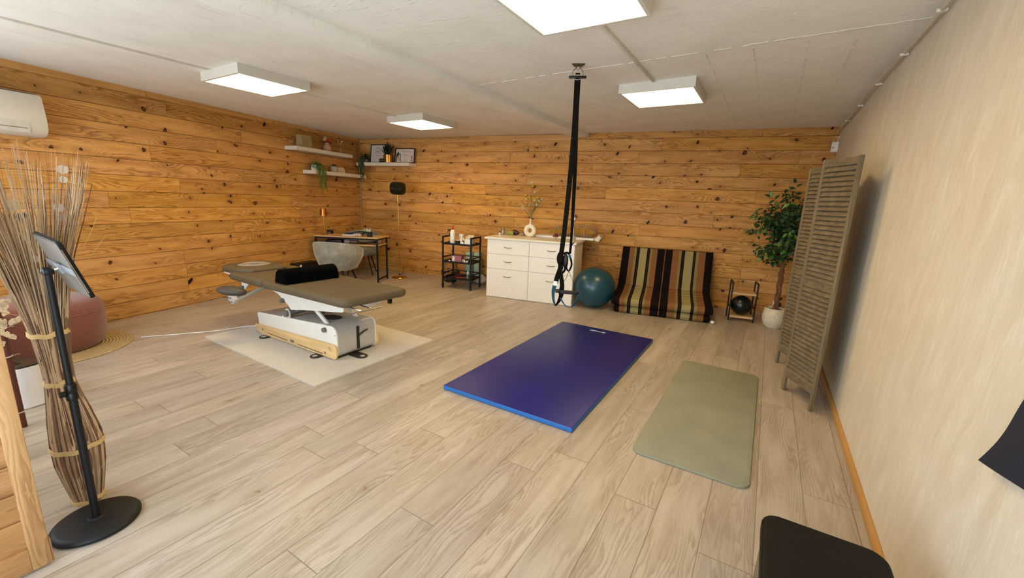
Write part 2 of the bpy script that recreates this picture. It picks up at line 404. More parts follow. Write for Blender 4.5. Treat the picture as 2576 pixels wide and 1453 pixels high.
# panelled back wall: local x runs along the wall, local y into the wall
bo = BW(-5.95, BDEP); mb = MB().box(0, 7.95, 0, .12, 0, 2.62)
struct('wall_back', mb, m_wall_back, smooth=False, loc=bo, rot=(0, 0, TH))
mb = MB(); mb.box(0, 2.35, -.018, 0, 2.385, 2.44, bev=.002); mb.box(2.352, 4.17, -.018, 0, 2.385, 2.475, bev=.002)
struct('trim_11', mb, m_pine, smooth=False, loc=BW(-5.70, BDEP), rot=(0, 0, TH))
struct('trim_12', MB().box(0, .028, -.028, 0, 0, 2.45, bev=.003), m_pine_v, loc=BW(-5.685, BDEP), rot=(0, 0, TH))
# panelled left wall
lo = LW(-1.75, 0); mb = MB().box(0, 6.8, 0, .12, 0, 2.62)
struct('wall_left', mb, m_wall_left, smooth=False, loc=lo, rot=(0, 0, PHI))
mb = MB(); mb.box(0, 3.05, -.018, 0, 2.405, 2.47, bev=.002); mb.box(3.055, 6.55, -.018, 0, 2.405, 2.47, bev=.002)
struct('trim_13', mb, m_pine, smooth=False, loc=LW(-1.7, 0), rot=(0, 0, PHI))
# rendered right wall
t = NT('lime_render'); co = t.coord(); c3 = t.sep(co)
sw = t.comb(t.math('ADD', t.math('MULTIPLY', c3[1], 1.6), t.math('MULTIPLY', c3[2], .35)), t.math('MULTIPLY', c3[2], .45))
n1 = t.noise(co, 1.7, 4, .6); n2 = t.noise(sw, 7, 6, .62, .6); n3 = t.noise(t.comb(t.math('MULTIPLY', c3[1], 1.0), t.math('MULTIPLY', c3[2], .22)), 26, 3, .5, 1.2)
colr = t.ramp(n2, [(.30, (.56, .485, .365)), (.52, (.62, .545, .42)), (.72, (.68, .62, .50))])
colr = t.mix(t.math('MULTIPLY', t.step(n1, .40, .65), .30), colr, (.64, .60, .53))
colr = t.mix(t.math('MULTIPLY', t.step(n3, .63, .70), .30), colr, (.76, .72, .64))
t.P(Base_Color=colr, Roughness=.82)
t.bump(t.math('ADD', t.math('MULTIPLY', n2, .5), t.math('MULTIPLY', n3, .4)), .35, .012)
m_render = t.m
struct('wall_right', MB().box(XR, XR+.12, REAR-.12, 7.05, 0, 2.62), m_render, smooth=False)
m_base = mat('pine_skirting', 'b98a48', .5, var=.12, vs=4, stretch=(1, .4, 6))
struct('baseboard_right', MB().box(XR-.017, XR, REAR, 6.90, 0, .055, bev=.002), m_base)
# wall behind the camera with the wide open doorway the daylight comes through
m_rear = mat('white_rear_plaster', 'ddd5c6', .85, bump=.2)
mb = MB(); mb.box(-5.7, -5.3, REAR-.12, REAR, 0, 2.62); mb.box(-2.8, -2.2, REAR-.12, REAR, 0, 2.62); mb.box(-5.3, -2.8, REAR-.12, REAR, 0, .85); mb.box(-5.3, -2.8, REAR-.12, REAR, 2.1, 2.62); mb.box(.30, XR+.1, REAR-.12, REAR, 0, 2.62); mb.box(-2.2, .30, REAR-.12, REAR, 2.15, 2.62)
struct('wall_front', mb, m_rear, smooth=False)

# ================================================================= CEILING LIGHTS
m_lampbox = mat('white_lamp_frame', 'cfc9bd', .5, var=.02)
t = NT('led_diffuser'); t.P(Base_Color=(.8, .8, .8), Emission_Color=LAMPCOL, Emission_Strength=LAMP, Roughness=.6); m_led = t.m
LZ = 2.41
def ceiling_light():
    r = thing('ceiling_light', '', 'ceiling light')
    s = .325; w = .022
    mb = MB(); zt = .085
    for a in ((-s, s, -s, -s+w), (-s, s, s-w, s), (-s, -s+w, -s+w, s-w), (s-w, s, -s+w, s-w)): mb.box(a[0], a[1], a[2], a[3], 0, zt, bev=.0015)
    mb.build('frame', m_lampbox, r, smooth=False)
    MB().box(-s+w, s-w, -s+w, s-w, .028, .034).build('diffuser', m_led, r, smooth=False)
    return r
lamps = [(-4.27, 2.305, 'square white ceiling light nearest the wall air conditioner'),
         (-4.25, 4.47, 'square white ceiling light farthest back, near the corner shelves'),
         (-1.005, 4.25, 'square white ceiling light above the teal ball and folding mattress'),
         (-1.005, 2.12, 'large looking ceiling light cut by the top edge of the photo')]
cl0 = ceiling_light()
for i, (x, y, lb) in enumerate(lamps):
    o = cl0 if i == 0 else copy_tree(cl0)
    o.location = (x, y, ceil_z(x)-.080); o['label'] = lb; o['group'] = 'square ceiling lights'

# ================================================================= BLUE MAT, YOGA MAT, RUG
m_blue = mat('blue_vinyl', '0e1568', .42, var=.12, vs=2.5, bump=.12, bs=160, spec=.4)
m_bluee = mat('blue_vinyl_edge', '1e62a8', .5, var=.1)
r = thing('gym_mat', 'dark blue rectangular gym mat lying on the floorboards', 'mat', (-1.425, 3.36, 0), 0)
mb = MB(); mb.box(-.535, .535, -1.085, 1.09, .002, .038, bev=.005, seg=3)
for f in mb.bm.faces:
    if f.normal.z < .5: f.material_index = 1
mb.build('cover', [m_blue, m_bluee], r)
lg = text_mesh('Sarneige', .055, mat('white_print', 'e8e6f0', .5), r, (-.045, .985, .0385), (0, 0, PI), 'printed_logo', .0004, .35)
tag(lg, 'small white script logo printed near the far edge')
m_yoga = NT('grey_green_foam'); co = m_yoga.coord(); c3 = m_yoga.sep(co)
rib = m_yoga.math('SINE', m_yoga.math('MULTIPLY', c3[1], 2*PI/.011))
m_yoga.P(Base_Color=m_yoga.ramp(m_yoga.noise(co, 4, 3), [(.3, lin('80806c')), (.7, lin('8c8b76'))]), Roughness=.75)
m_yoga.bump(m_yoga.math('ADD', rib, m_yoga.math('MULTIPLY', m_yoga.noise(co, 300, 2), .5)), .5, .0015); m_yoga = m_yoga.m
mb = MB(); mb.prism(rrect(-.312, .312, -.89, .89, .062, 8), .001, .015, bev=.003)
o = mb.build('yoga_mat', [m_yoga], None, loc=(-.205, 3.185, 0)); tag(o, 'grey green ribbed yoga mat with rounded corners beside the blue mat', 'mat')
# rug under the treatment table
t = NT('cream_wool_rug'); co = t.coord(); n = t.noise(co, 240, 4, .7); n2 = t.noise(co, 7, 3)
t.P(Base_Color=t.mix(t.math('MULTIPLY', t.step(n2, .35, .7), .4), t.ramp(n, [(.3, (.50, .43, .33)), (.65, (.74, .68, .57))]), (.60, .51, .38)), Roughness=.95, Sheen_Weight=.3)
t.bump(n, .9, .006); m_rug = t.m
mb = MB(); pts = []
rr = random.Random(5)
def edge(a, b, n):
    for i in range(n):
        f = i/n; pts.append((a[0]+(b[0]-a[0])*f+rr.uniform(-.003, .003), a[1]+(b[1]-a[1])*f+rr.uniform(-.003, .003)))
edge((-4.615, 1.765), (-2.77, 1.735), 90); edge((-2.77, 1.735), (-2.775, 3.06), 60); edge((-2.775, 3.06), (-4.63, 3.06), 90); edge((-4.63, 3.06), (-4.615, 1.765), 60)
o = mb.prism(pts, 0, .012).build('area_rug', m_rug, smooth=False); tag(o, 'cream wool rug under the grey treatment table', 'rug')

def wpart(mb, name, m, root, **k):
    """part whose shape was laid out in room coordinates"""
    M = Matrix.LocRotScale(root.location, root.rotation_euler, None).inverted()
    bmesh.ops.transform(mb.bm, matrix=M, verts=mb.bm.verts)
    return mb.build(name, m, root, **k)

# ================================================================= TREATMENT TABLE
m_vinyl = mat('taupe_vinyl', '5c4f3a', .55, var=.06, bump=.12, bs=220, spec=.28)
m_vinyl2 = mat('charcoal_vinyl', '4a443c', .5, var=.06, bump=.12, bs=220, spec=.35)
m_twhite = mat('table_white_steel', 'ddd9cd', .4, var=.02)
m_tgrey = mat('table_grey_steel', 'b3aea5', .42, var=.03)
m_birch = mat('birch_plywood', 'd9b47c', .45, var=.12, vs=3, stretch=(.8, 8, 10))
m_rub = mat('dark_rubber', '26241f', .6)
m_dkpl = mat('grey_plastic', '6a665f', .4)
r = thing('treatment_table', 'grey padded treatment table on white and birch pedestal standing on cream rug', 'treatment table', (-3.70, 2.355, .012))
T = r
Yc = 2.355
# pedestal: grey wrapped shell and two white side plates, wedge shaped (taller towards the foot end)
def wedge(i=0.0):
    pts = []
    def arc(cx, cz, rr, a0, a1, n=6):
        for k in range(n+1):
            a = math.radians(a0+(a1-a0)*k/n); pts.append((cx+rr*math.cos(a), cz+rr*math.sin(a)))
    arc(-3.05-.075-i, .315-.075-i, .075, 86, 0); arc(-3.05-.055-i, .03+.055+i, .055, 0, -90); arc(-4.30+.04+i, .03+.04+i, .04, -90, -180); arc(-4.325+.03+i, .238-.03-i, .03, 180, 93)
    return pts
wpart(MB().prism(wedge(.003), 2.155, 2.555, 'xz'), 'pedestal', m_tgrey, T)
for y0, y1 in ((2.140, 2.156), (2.554, 2.570)):
    pl = wpart(MB().prism(wedge(0), y0, y1, 'xz', bev=.003), 'side_plate', m_twhite, T)
for y0, y1 in ((2.122, 2.140), (2.570, 2.588)):
    z = .022
    pts = [(-4.346, .113), (-3.075, .157), (-3.052, .148), (-3.042, .125), (-3.042, .06), (-3.050, .038), (-3.075, .024), (-4.22, .022), (-4.29, .04), (-4.335, .075), (-4.35, .10)]
    bp = wpart(MB().prism(pts, y0, y1, 'xz', bev=.003), 'birch_panel', m_birch, T); tag(bp, 'pale birch plywood kick panel')
    if y0 < 2.2:
        for xa, xb, za, zb in ((-4.13, -3.78, .052, .046), (-3.62, -3.24, .044, .040)):
            wpart(MB().prism([(xa, za), (xb, zb), (xb, zb+.006), (xa, za+.006)], y0-.0006, y0+.001, 'xz'), 'slot', m_rub, T, smooth=False)
        for xx, zz in ((-4.212, .075), (-3.20, .060)):
            wpart(MB().cyl((xx, y0+.002, zz), (xx, y0-.004, zz), .010, n=16), 'bolt', m_dkpl, T)
        wpart(MB().prism(rrect(-3.735, -3.672, .046, .072, .012, 4), y0-.0006, y0+.001, 'xz'), 'handle_slot', m_dkpl, T, smooth=False)
        # small grey mark printed on the birch
        mb = MB()
        for k in range(3):
            for dx, dz, a in ((-.012, .012, .5), (.006, .010, -.4), (-.012+.008*k, 0, .2*k)):
                c = Vector((-3.125+dx+.006*(k-1), y0-.0012, .112+dz-.010*k)); e = Vector((math.sin(a)*.008, 0, math.cos(a)*.008))
                mb.strap([c-e, c+e], .0016, .0008, (0, 1, 0))
        wpart(mb, 'printed_mark', m_dkpl, T)
# small screws and peg on the white plate
for xx, zz in ((-3.069, .24), (-4.312, .165)): wpart(MB().cyl((xx, 2.141, zz), (xx, 2.137, zz), .005, n=12), 'screw', m_dkpl, T)
wpart(MB().cyl((-3.205, 2.145, .268), (-3.205, 2.112, .268), .021, n=20, bev=.003), 'peg', m_dkpl, T)
# black lever slot on the end face
mb = MB()
mb.prism(rrect(2.345, 2.375, .062, .280, .0149, 5), -3.0525, -3.0485, 'yz'); wpart(mb, 'lever_slot', m_rub, T, smooth=False)
wpart(MB().sweep([(-3.044, 2.362, .19), (-3.04, 2.385, .205), (-3.036, 2.42, .221), (-3.034, 2.452, .227)], [(.009*math.cos(a*PI/4), .007*math.sin(a*PI/4)) for a in range(8)]), 'lever', m_rub, T)
# oval cut-out, hydraulic tube and scissor arms
wpart(MB().lathe([(0, 0), (.13, 0), (.132, .004), (.0, .004)], n=32, M=Matrix.Rotation(math.radians(-3.5), 4, 'Y') @ Matrix.Diagonal((1.0, .55, 1, 1)), c=(-3.42, 2.355, .292)), 'floor_opening', m_rub, T, smooth=False)
wpart(MB().cyl((-3.80, 2.12, .31), (-3.80, 2.50, .33), .032, n=24, bev=.003), 'motor_tube', m_dkpl, T)
wpart(MB().prism([(-3.90+.0, .25), (-3.76, .25), (-3.765, .325), (-3.785, .352), (-3.815, .355), (-3.835, .33)], 2.150, 2.162, 'xz'), 'motor_bracket', m_twhite, T)
for y in (2.20, 2.51):
    wpart(MB().prism([(-3.26, .28), (-3.20, .28), (-3.50, .485), (-3.58, .485)], y-.01, y+.01, 'xz', bev=.002), 'lift_arm', m_twhite, T)
wpart(MB().cyl((-3.66, 2.16, .37), (-3.66, 2.54, .37), .017, n=16), 'cross_tube', m_dkpl, T)
wpart(MB().cyl((-3.45, 2.29, .35), (-3.72, 2.29, .345), .022, n=16), 'actuator', m_dkpl, T)
# upper side frames
side = [(-2.96, .548), (-2.955, .475), (-2.975, .462), (-3.55, .385), (-3.735, .355), (-3.77, .392), (-3.845, .435), (-3.93, .480), (-4.06, .508), (-4.40, .522), (-4.40, .560), (-3.9, .560), (-3.6, .552)]
for y in (2.150, 2.545):
    wpart(MB().prism(side, y, y+.012, 'xz', bev=.002), 'side_frame', m_twhite, T, smooth=False)
    wpart(MB().prism([(-4.62, .548), (-4.60, .452), (-4.585, .428), (-4.56, .425), (-4.43, .530), (-4.43, .560), (-4.60, .565)], y+.001, y+.013, 'xz', bev=.002), 'head_bracket', m_twhite, T, smooth=False)
    wpart(MB().prism([(-4.97, .615), (-4.955, .560), (-4.80, .552), (-4.68, .60)], y+.002, y+.014, 'xz', bev=.002), 'head_frame', m_twhite, T, smooth=False)
wpart(MB().cyl((-4.575, 2.165, .455), (-4.575, 2.125, .455), .019, n=18, bev=.003), 'peg', m_dkpl, T)
wpart(MB().cyl((-3.845, 2.165, .430), (-3.845, 2.115, .430), .021, n=18, bev=.003), 'peg', m_dkpl, T)
wpart(MB().box(-4.44, -4.38, 2.12, 2.155, .515, .545, bev=.004), 'clip', m_blackp, T)
wpart(MB().box(-2.95, -2.85, 2.30, 2.42, .50, .545, bev=.004), 'foot_bracket', m_twhite, T)
wpart(MB().box(-2.80, -2.77, 2.49, 2.52, .505, .545, bev=.003), 'clip', m_blackp, T)
# paper roll bar under the foot end
wpart(MB().cyl((-2.675, 2.02, .535), (-2.655, 2.30, .535), .006, n=10), 'roll_bar', m_chrome, T)
for y in (2.10, 2.20): wpart(MB().cyl((-2.90, y, .548), (-2.672, y+.01, .537), .007, n=8), 'roll_bar_arm', m_chrome, T)
wpart(MB().box(-4.9, -3.0, 2.18, 2.53, .525, .553, bev=.003), 'under_frame', m_tgrey, T)
# padded sections
def pad(pts, z0, z1, bev, name, m):
    return wpart(MB().prism(pts, z0, z1, 'xy', bev=bev, seg=5), name, m, T, angle=80)
def poly_round(P, rads, n=6):
    out = []; N = len(P)
    for i in range(N):
        p = Vector(P[i]); a = Vector(P[i-1]); b = Vector(P[(i+1) % N]); q = rads[i]
        d0 = (a-p).normalized(); d1 = (b-p).normalized()
        ang = d0.angle(d1); tl = q/math.tan(ang/2)
        tl = min(tl, (a-p).length*.48, (b-p).length*.48)
        p0 = p+d0*tl; p1 = p+d1*tl
        for k in range(n+1):
            f = k/n; out.append(tuple((p0*(1-f)**2+p*2*f*(1-f)+p1*f*f)))
    return out
pad(poly_round([(-2.76, 2.01), (-2.715, 2.68), (-3.97, 2.70), (-3.935, 2.355), (-3.97, 2.01)], [.09, .09, .05, .5, .05]), .553, .625, .030, 'main_cushion', m_vinyl)
pad(poly_round([(-3.975, 2.01), (-3.94, 2.355), (-3.975, 2.70), (-4.56, 2.70), (-4.60, 2.60), (-4.42, 2.54), (-4.42, 2.17), (-4.60, 2.11), (-4.56, 2.02)], [.05, .5, .05, .08, .05, .04, .04, .05, .03]), .553, .628, .028, 'middle_cushion', m_vinyl)
pad(poly_round([(-4.435, 2.185), (-4.435, 2.525), (-4.58, 2.60), (-4.90, 2.60), (-5.0, 2.50), (-5.0, 2.20), (-4.90, 2.10), (-4.60, 2.11)], [.03, .03, .05, .08, .08, .08, .08, .05]), .585, .655, .028, 'head_cushion', m_vinyl)
# breathing ring
mb = MB(); prof = [(.055, .0), (.075, .012), (.105, .014), (.13, .004), (.14, 0)]
mb.lathe(prof, n=36, M=Matrix.Diagonal((.95, 1.15, 1, 1)), c=(-4.75, 2.37, .655))
br = wpart(mb, 'face_ring', mat('grey_silicone', '8b867f', .35), T); tag(br, 'light grey oval face ring')
# arm rest on its bracket
mb = MB(); mb.ball((-4.27, 1.90, .502), 1.0, 28, sc=(.138, .078, .044), M=Matrix.Rotation(math.radians(32), 4, 'Z') @ Matrix.Rotation(math.radians(6), 4, 'Y')); wpart(mb, 'arm_pad', m_vinyl2, T)
mb = MB(); mb.prism([(-4.27, .47), (-4.17, .47), (-4.145, .44), (-4.16, .405), (-4.20, .39), (-4.24, .40), (-4.27, .43)], 1.86, 1.90, 'xz', bev=.004); wpart(mb, 'arm_bracket', m_tgrey, T)
wpart(MB().cyl((-4.17, 1.89, .43), (-4.20, 2.17, .51), .017, n=14), 'arm_tube', m_tgrey, T)
wpart(MB().sweep([(-4.24, 1.86, .45), (-4.29, 1.83, .445), (-4.335, 1.81, .442)], [(.012*math.cos(a*PI/4), .005*math.sin(a*PI/4)) for a in range(8)]), 'arm_lever', m_chrome, T)
for dx, dz in ((-.02, -.02), (.02, -.015), (0, .02)): wpart(MB().cyl((-4.205+dx, 1.862, .43+dz), (-4.205+dx, 1.852, .43+dz), .007, n=10), 'bolt', m_chrome, T)
# rubber feet with a cut-out
def foot(cx, cy, ang):
    mb = MB(); out = [(-.10, -.05), (.02, -.05)]+[(.02+.05*math.cos(a), .05*math.sin(a)) for a in [PI*(-.5+k/10) for k in range(1, 10)]]+[(.02, .05), (-.10, .05)]
    b = bmesh.new(); n = 20
    mb.prism(out, .012, .022, 'xy', bev=.003)
    mb2 = MB(); mb2.lathe([(0, 0), (.024, 0), (.024, .0008), (0, .0008)], n=14, M=Matrix.Diagonal((1.0, .8, 1, 1)), c=(.03, 0, .0221))
    M = Matrix.Translation((cx, cy, 0)) @ Matrix.Rotation(ang, 4, 'Z')
    bmesh.ops.transform(mb.bm, matrix=M, verts=mb.bm.verts); bmesh.ops.transform(mb2.bm, matrix=M, verts=mb2.bm.verts)
    f = wpart(mb, 'foot', m_rub, T); 
    Mi = Matrix.LocRotScale(T.location, T.rotation_euler, None).inverted(); bmesh.ops.transform(mb2.bm, matrix=Mi, verts=mb2.bm.verts)
    mb2.build('foot_hole', m_rug, f, smooth=False)
foot(-4.14, 2.12, -PI/2); foot(-3.29, 2.11, -PI/2); foot(-2.99, 2.33, 0)
wpart(MB().box(-4.28, -3.10, 2.17, 2.54, .012, .036), 'base_plate', m_rub, T, smooth=False)
# black half-round bolster lying across the table
prof = [(-.095, 0)]+[(-.095+.012, .045)]+[(.078*math.cos(a), .055+.075*math.sin(a)) for a in [PI*(.93-.86*k/12) for k in range(13)]]+[(.095-.012, .045), (.095, 0)]
r = thing('bolster_cushion', 'black half-round bolster cushion lying across the treatment table', 'cushion', (-3.69, 2.32, .6265), math.radians(-3))
MB().prism(prof, -.27, .27, 'xz', bev=.012, seg=3).build('cover', mat('black_velvet_fabric', '020202', .9, var=.2, bump=.1, bs=300, spec=.05), r)
# white power cable on the floor
mb = MB(); pts = [(-5.06, 1.41, .006), (-4.986, 1.527, .006), (-4.90, 1.65, .006), (-4.83, 1.76, .006), (-4.76, 1.86, .006), (-4.715, 1.96, .006), (-4.67, 2.08, .010), (-4.62, 2.17, .018), (-4.54, 2.25, .019), (-4.45, 2.32, .019), (-4.34, 2.34, .04)]
o = mb.tube(pts, .0045, 8).build('power_cable', mat('white_cable', 'e4e2de', .4)); tag(o, 'thin white power cable running over the floor to the treatment table', 'cable')

# ================================================================= TWIG BUNDLE (dried stems)
cx, cy = -2.552, .432
r = thing('twig_bundle', 'tall fanned bundle of dried brown twigs tied with raffia bands', 'dried twigs', (cx, cy, 0))
m_twA = mat('dried_twig', '9c7f62', .8, var=.35, vs=30, stretch=(1, 1, .05)); m_twB = mat('pale_twig', 'c8b090', .8, var=.3, vs=30, stretch=(1, 1, .05)); m_twC = mat('dark_twig', '6e4f3c', .8, var=.3, vs=30)
rt = random.Random(11)
def rad_at(z):
    ks = [(0, .048), (.08, .062), (.2, .082), (.33, .084), (.45, .067), (.60, .041), (.70, .042), (.83, .056), (1.07, .094), (1.2, .128), (1.4, .188), (1.6, .232)]
    for (a, ra), (b, rb) in zip(ks, ks[1:]):
        if z <= b: return ra+(rb-ra)*(z-a)/(b-a)
    return ks[-1][1]
shift = lambda z: (.0, -.018*min(1, max(0, (z-.33)/.3)))
mbs = [MB(), MB(), MB()]
for i in range(620):
    a = rt.uniform(0, 2*PI); q = math.sqrt(rt.uniform(.12, 1.0)); top = rt.uniform(1.30, 1.60) if rt.random() < .48 else rt.uniform(.78, 1.25)
    pts = []; rad = []; n = 11; th0 = rt.uniform(.0014, .0034); tw = rt.uniform(-.25, .25); wob = rt.uniform(.0, .014)
    if rt.random() < .5: q = rt.uniform(.88, 1.0)
    for k in range(n):
        z = .005+(top-.005)*k/(n-1); rr_ = rad_at(z)*q*(1+.0*k); aa = a+tw*max(0, z-.6)
        s = shift(z); pts.append((rr_*math.cos(aa)+s[0]+wob*math.sin(5*z+i)*max(0, z-.7), rr_*math.sin(aa)+s[1]+wob*math.cos(4*z+i)*max(0, z-.7), z)); rad.append(th0*(1.25 if z < .7 else 1.0)*(1-.78*max(0, z-.7)/.9))
    mbs[rt.choice((0, 0, 0, 1, 2, 2) if top < 1.3 else (0, 1, 1, 1, 2))].tube(pts, rad, 4)
# core so that no light falls through the tied part
core = MB(); core.lathe([(0, .004), (.042, .004), (.055, .08), (.074, .2), (.076, .33), (.060, .45), (.034, .6), (.035, .7), (.045, .80), (.052, .88), (.03, .98), (0, .98)], n=24)
core.build('bundle_core', mat('core_twig', '7a6049', .85, var=.5, vs=55, stretch=(1, 1, .02)), r)
for nm, mb, mm in (('twigs', mbs[0], m_twA), ('pale_twigs', mbs[1], m_twB), ('dark_twigs', mbs[2], m_twC)): tag(mb.build(nm, mm, r), kind='stuff')
m_raf = mat('raffia_band', 'cfb27a', .75, var=.15, vs=25)
for z in (.012, .29, .60, .825):
    mb = MB(); s = shift(z); R = rad_at(z)+.006; pts = []
    for k in range(36):
        a = 2*PI*k/36; pts.append((R*math.cos(a)+s[0], R*math.sin(a)+s[1], z+.004*math.sin(3*a)+.003*math.sin(7*a)))
    mb.strap(pts, .004, .020, (0, 0, 1), closed=True); mb.build('raffia_band', m_raf, r)
m_hon = mat('dried_seed_disc', 'cdbfa8', .7, alpha=.6, var=.15)
mb = MB()
for (dx, dy, z, rr_) in ((.10, .10, 1.50, .024), (.115, .098, 1.462, .019), (.10, .075, 1.352, .023), (.10, .082, 1.312, .019), (.06, -.05, 1.36, .028), (.04, -.04, 1.24, .024), (.11, -.01, 1.15, .018), (.08, .0, 1.09, .018), (.02, -.12, 1.18, .02), (.1, -.08, 1.0, .016)):
    M = Matrix.Rotation(rt.uniform(-.5, .5)-.3, 4, 'Z') @ Matrix.Rotation(PI/2, 4, 'Y'); rr_ *= .72; dx = .8*math.sqrt(max(.0001, rad_at(z)**2-dy**2)); MB().lathe([(0, -.0006), (rr_, -.0006), (rr_, .0006), (0, .0006)], n=22, M=M, c=(dx, dy+shift(z)[1], z)).build('seed_disc', m_hon, r)
mb = MB()
for k, (z0, ph, sc) in enumerate(((1.02, 0.0, 1.0), (1.10, .8, .8))):
    p = []
    for i in range(16):
        q = i/15; p.append((.05+.01*q, .07+.10*sc*q-.035*sc*math.sin(PI*1.3*q+ph)*q, z0+.16*q-.05*math.sin(PI*q*1.4)*q))
    mb.tube(p, [.0017*(1-.5*i/15) for i in range(16)], 5)
mb.build('curled_stem', m_raf, r)

# ================================================================= TABLET STAND
r = thing('tablet_stand', 'black floor stand with round base holding a tablet in front of the twigs', 'tablet stand', (-2.318, .404, 0))
MB().lathe([(0, .002), (.138, .002), (.145, .006), (.146, .016), (.140, .024), (.125, .030), (.03, .034), (.024, .040), (.0, .040)], n=48).build('base', m_black, r)
MB().cyl((0, 0, .036), (0, 0, .62), .0140, n=20).build('lower_pole', m_black, r)
MB().cyl((0, 0, .60), (0, 0, 1.105), .0118, n=20).build('upper_pole', m_black, r)
MB().lathe([(.0, .585), (.0165, .585), (.019, .592), (.019, .612), (.0165, .618), (.019, .622), (.019, .650), (.016, .656), (0, .656)], n=24).build('height_collar', m_blackp, r)
MB().cyl((0, -.018, .618), (0, -.036, .618), .012, n=14).build('knob', m_blackp, r)
MB().ball((0, 0, 1.118), .018, 18).box(-.016, .016, -.014, .018, 1.105, 1.128, bev=.005).build('swivel_head', m_blackp, r)
MB().cyl((0.0, .005, 1.118), (0.012, .030, 1.128), .008, n=10).build('ball_joint', m_chrome, r)
# the tablet is clamped in the holder; TL TR BR BL as seen from the room
TL, TR_, BR_, BL_ = [Vector(p)+Vector((-.070, .008, 0)) for p in ((-2.325+.0, .388, 1.263), (-2.149, .415, 1.235), (-2.197, .494, 1.003), (-2.373, .467, 1.030))]
TL, TR_, BR_, BL_ = [p*.985+Vector((-.012, .006, .018)) for p in (TL, TR_, BR_, BL_)]
cx_ = (TL+TR_+BR_+BL_)/4; ex = (TR_-TL).normalized(); ey = (TL-BL_).normalized(); ez = ex.cross(ey).normalized(); ey = ez.cross(ex).normalized()
RM = Matrix((ex, ey, ez)).transposed().to_4x4(); RM.translation = cx_
rot = RM.to_euler()
r2 = thing('tablet', 'thin black tablet seen from its grey back, tilted on the black stand', 'tablet', tuple(cx_), rot=tuple(rot))
hw, hh = .089, .126
MB().prism(rrect(-hw, hw, -hh, hh, .012, 5), -.010, .004, 'xy', bev=.002).build('case', m_blackp, r2)
MB().prism(rrect(-hw+.006, hw-.004, -hh+.006, hh-.006, .01, 4), .004, .0055, 'xy').build('back_shell', mat('grey_tablet_back', '8f8982', .35, .3), r2)
MB().box(hw-.004, hw+.0008, -hh+.03, hh-.03, .0012, .0036).build('bright_edge', mat('polished_edge', 'f2f2f2', .08, 1.0), r2)
MB().prism(rrect(-hw+.008, hw-.008, -hh+.008, hh-.008, .008, 4), -.0112, -.0100, 'xy').build('screen', mat('dark_screen_glass', '08090b', .05, coat=1), r2)
MB().box(-hw-.003, hw+.003, -.016, .016, .0055, .012, bev=.002).box(-.018, .018, -.022, .022, .010, .020, bev=.003).build('holder_arm', mat('grey_holder', '8d9094', .4), r2)

# ================================================================= LOUVRED PINE SHUTTER (bottom left)
r = thing('louvered_shutter', 'tall honey pine louvred shutter standing open at the left edge', 'shutter', (-2.215, .244, 0))
y1 = 0.0; y0 = -.56; Hs = 2.13; zb = .012
for a, b in ((y1-.052, y1), (y0, y0+.052)): MB().box(0, .034, a, b, zb, Hs, bev=.003).build('stile', m_pine_v, r)
for a, b in ((zb, .105), (.98, 1.07), (Hs-.09, Hs)): MB().box(.002, .032, y0+.052, y1-.052, a, b, bev=.002).build('rail', m_pine_h, r)
z = .165; k = 0
while z < Hs-.15:
    if not (.90 < z < 1.13):
        mb = MB(); mb.box(-.0035, .0035, y0+.050, y1-.050, -.062, .062, bev=.0015, M=Matrix.Translation((.018, 0, z)) @ Matrix.Rotation(math.radians(9), 4, 'Y'))
        mb.build('slat', m_pine_h, r, smooth=False)
    z += .112
MB().box(.008, .026, y1, y1+.006, zb, .11, bev=.001).build('end_strip', m_pine_v, r)

# ================================================================= POUF, JUTE RUG, BIN, RAIL WITH GARLAND
t = NT('braided_jute'); c3 = t.sep(t.coord()); rad = t.math('SQRT', t.math('ADD', t.math('POWER', c3[0], 2.0), t.math('POWER', c3[1], 2.0)))
ringj = t.math('SINE', t.math('MULTIPLY', rad, 2*PI/.024)); nz = t.noise(t.coord(), 90, 4)
t.P(Base_Color=t.mix(t.math('MULTIPLY', t.step(ringj, -.2, .9), .5), t.ramp(nz, [(.3, lin('a98a5c')), (.7, lin('d3b888'))]), lin('c9ab77')), Roughness=.9)
t.bump(t.math('ADD', ringj, nz), .9, .006)
o = MB().lathe([(0, 0), (.52, 0), (.526, .005), (.52, .011), (0, .012)], n=96).build('jute_rug', t.m, loc=(-5.255, .86, 0)); tag(o, 'round braided jute rug under the terracotta pouf', 'rug')
m_pouf = mat('terracotta_boucle', '7b4433', .95, var=.2, vs=60, bump=.9, bs=120, sheen=.4)
r = thing('pouf', 'round terracotta boucle pouf on jute rug behind the twigs', 'pouf', (-5.31, .83, .012))
MB().lathe([(0, 0), (.345, 0), (.375, .02), (.40, .09), (.412, .2), (.410, .33), (.385, .405), (.33, .438), (.12, .450), (0, .452)], n=64).build('cover', m_pouf, r, angle=60)
o = MB().lathe([(.408, .004), (.414, 0), (.408, -.004)], n=64, closed=True).build('piping', m_pouf, r, loc=(0, 0, .33))
r = thing('pedal_bin', 'small white rounded bin with black lid near the pine shutter', 'bin', (-4.06, .50, 0), math.radians(10))
def rr3(hx, hy, q): return rrect(-hx, hx, -hy, hy, q, 6)
mb = MB(); A = rr3(.125, .095, .07); B_ = rr3(.112, .084, .065); n = len(A)
b = bmesh.new(); ra = [b.verts.new((x, y, .008)) for x, y in A]; rb = [b.verts.new((x, y, .275)) for x, y in B_]
for i in range(n): b.faces.new((ra[i], ra[(i+1) % n], rb[(i+1) % n], rb[i]))
b.faces.new(list(reversed(ra))); b.faces.new(rb); mb._add(b); mb.build('body', mat('white_glossy_plastic', 'e8e6e6', .22, var=.02), r)
MB().prism(rr3(.110, .082, .063), .275, .287, 'xy', bev=.004).build('lid', mat('dark_brown_lid', '2b2321', .35), r)
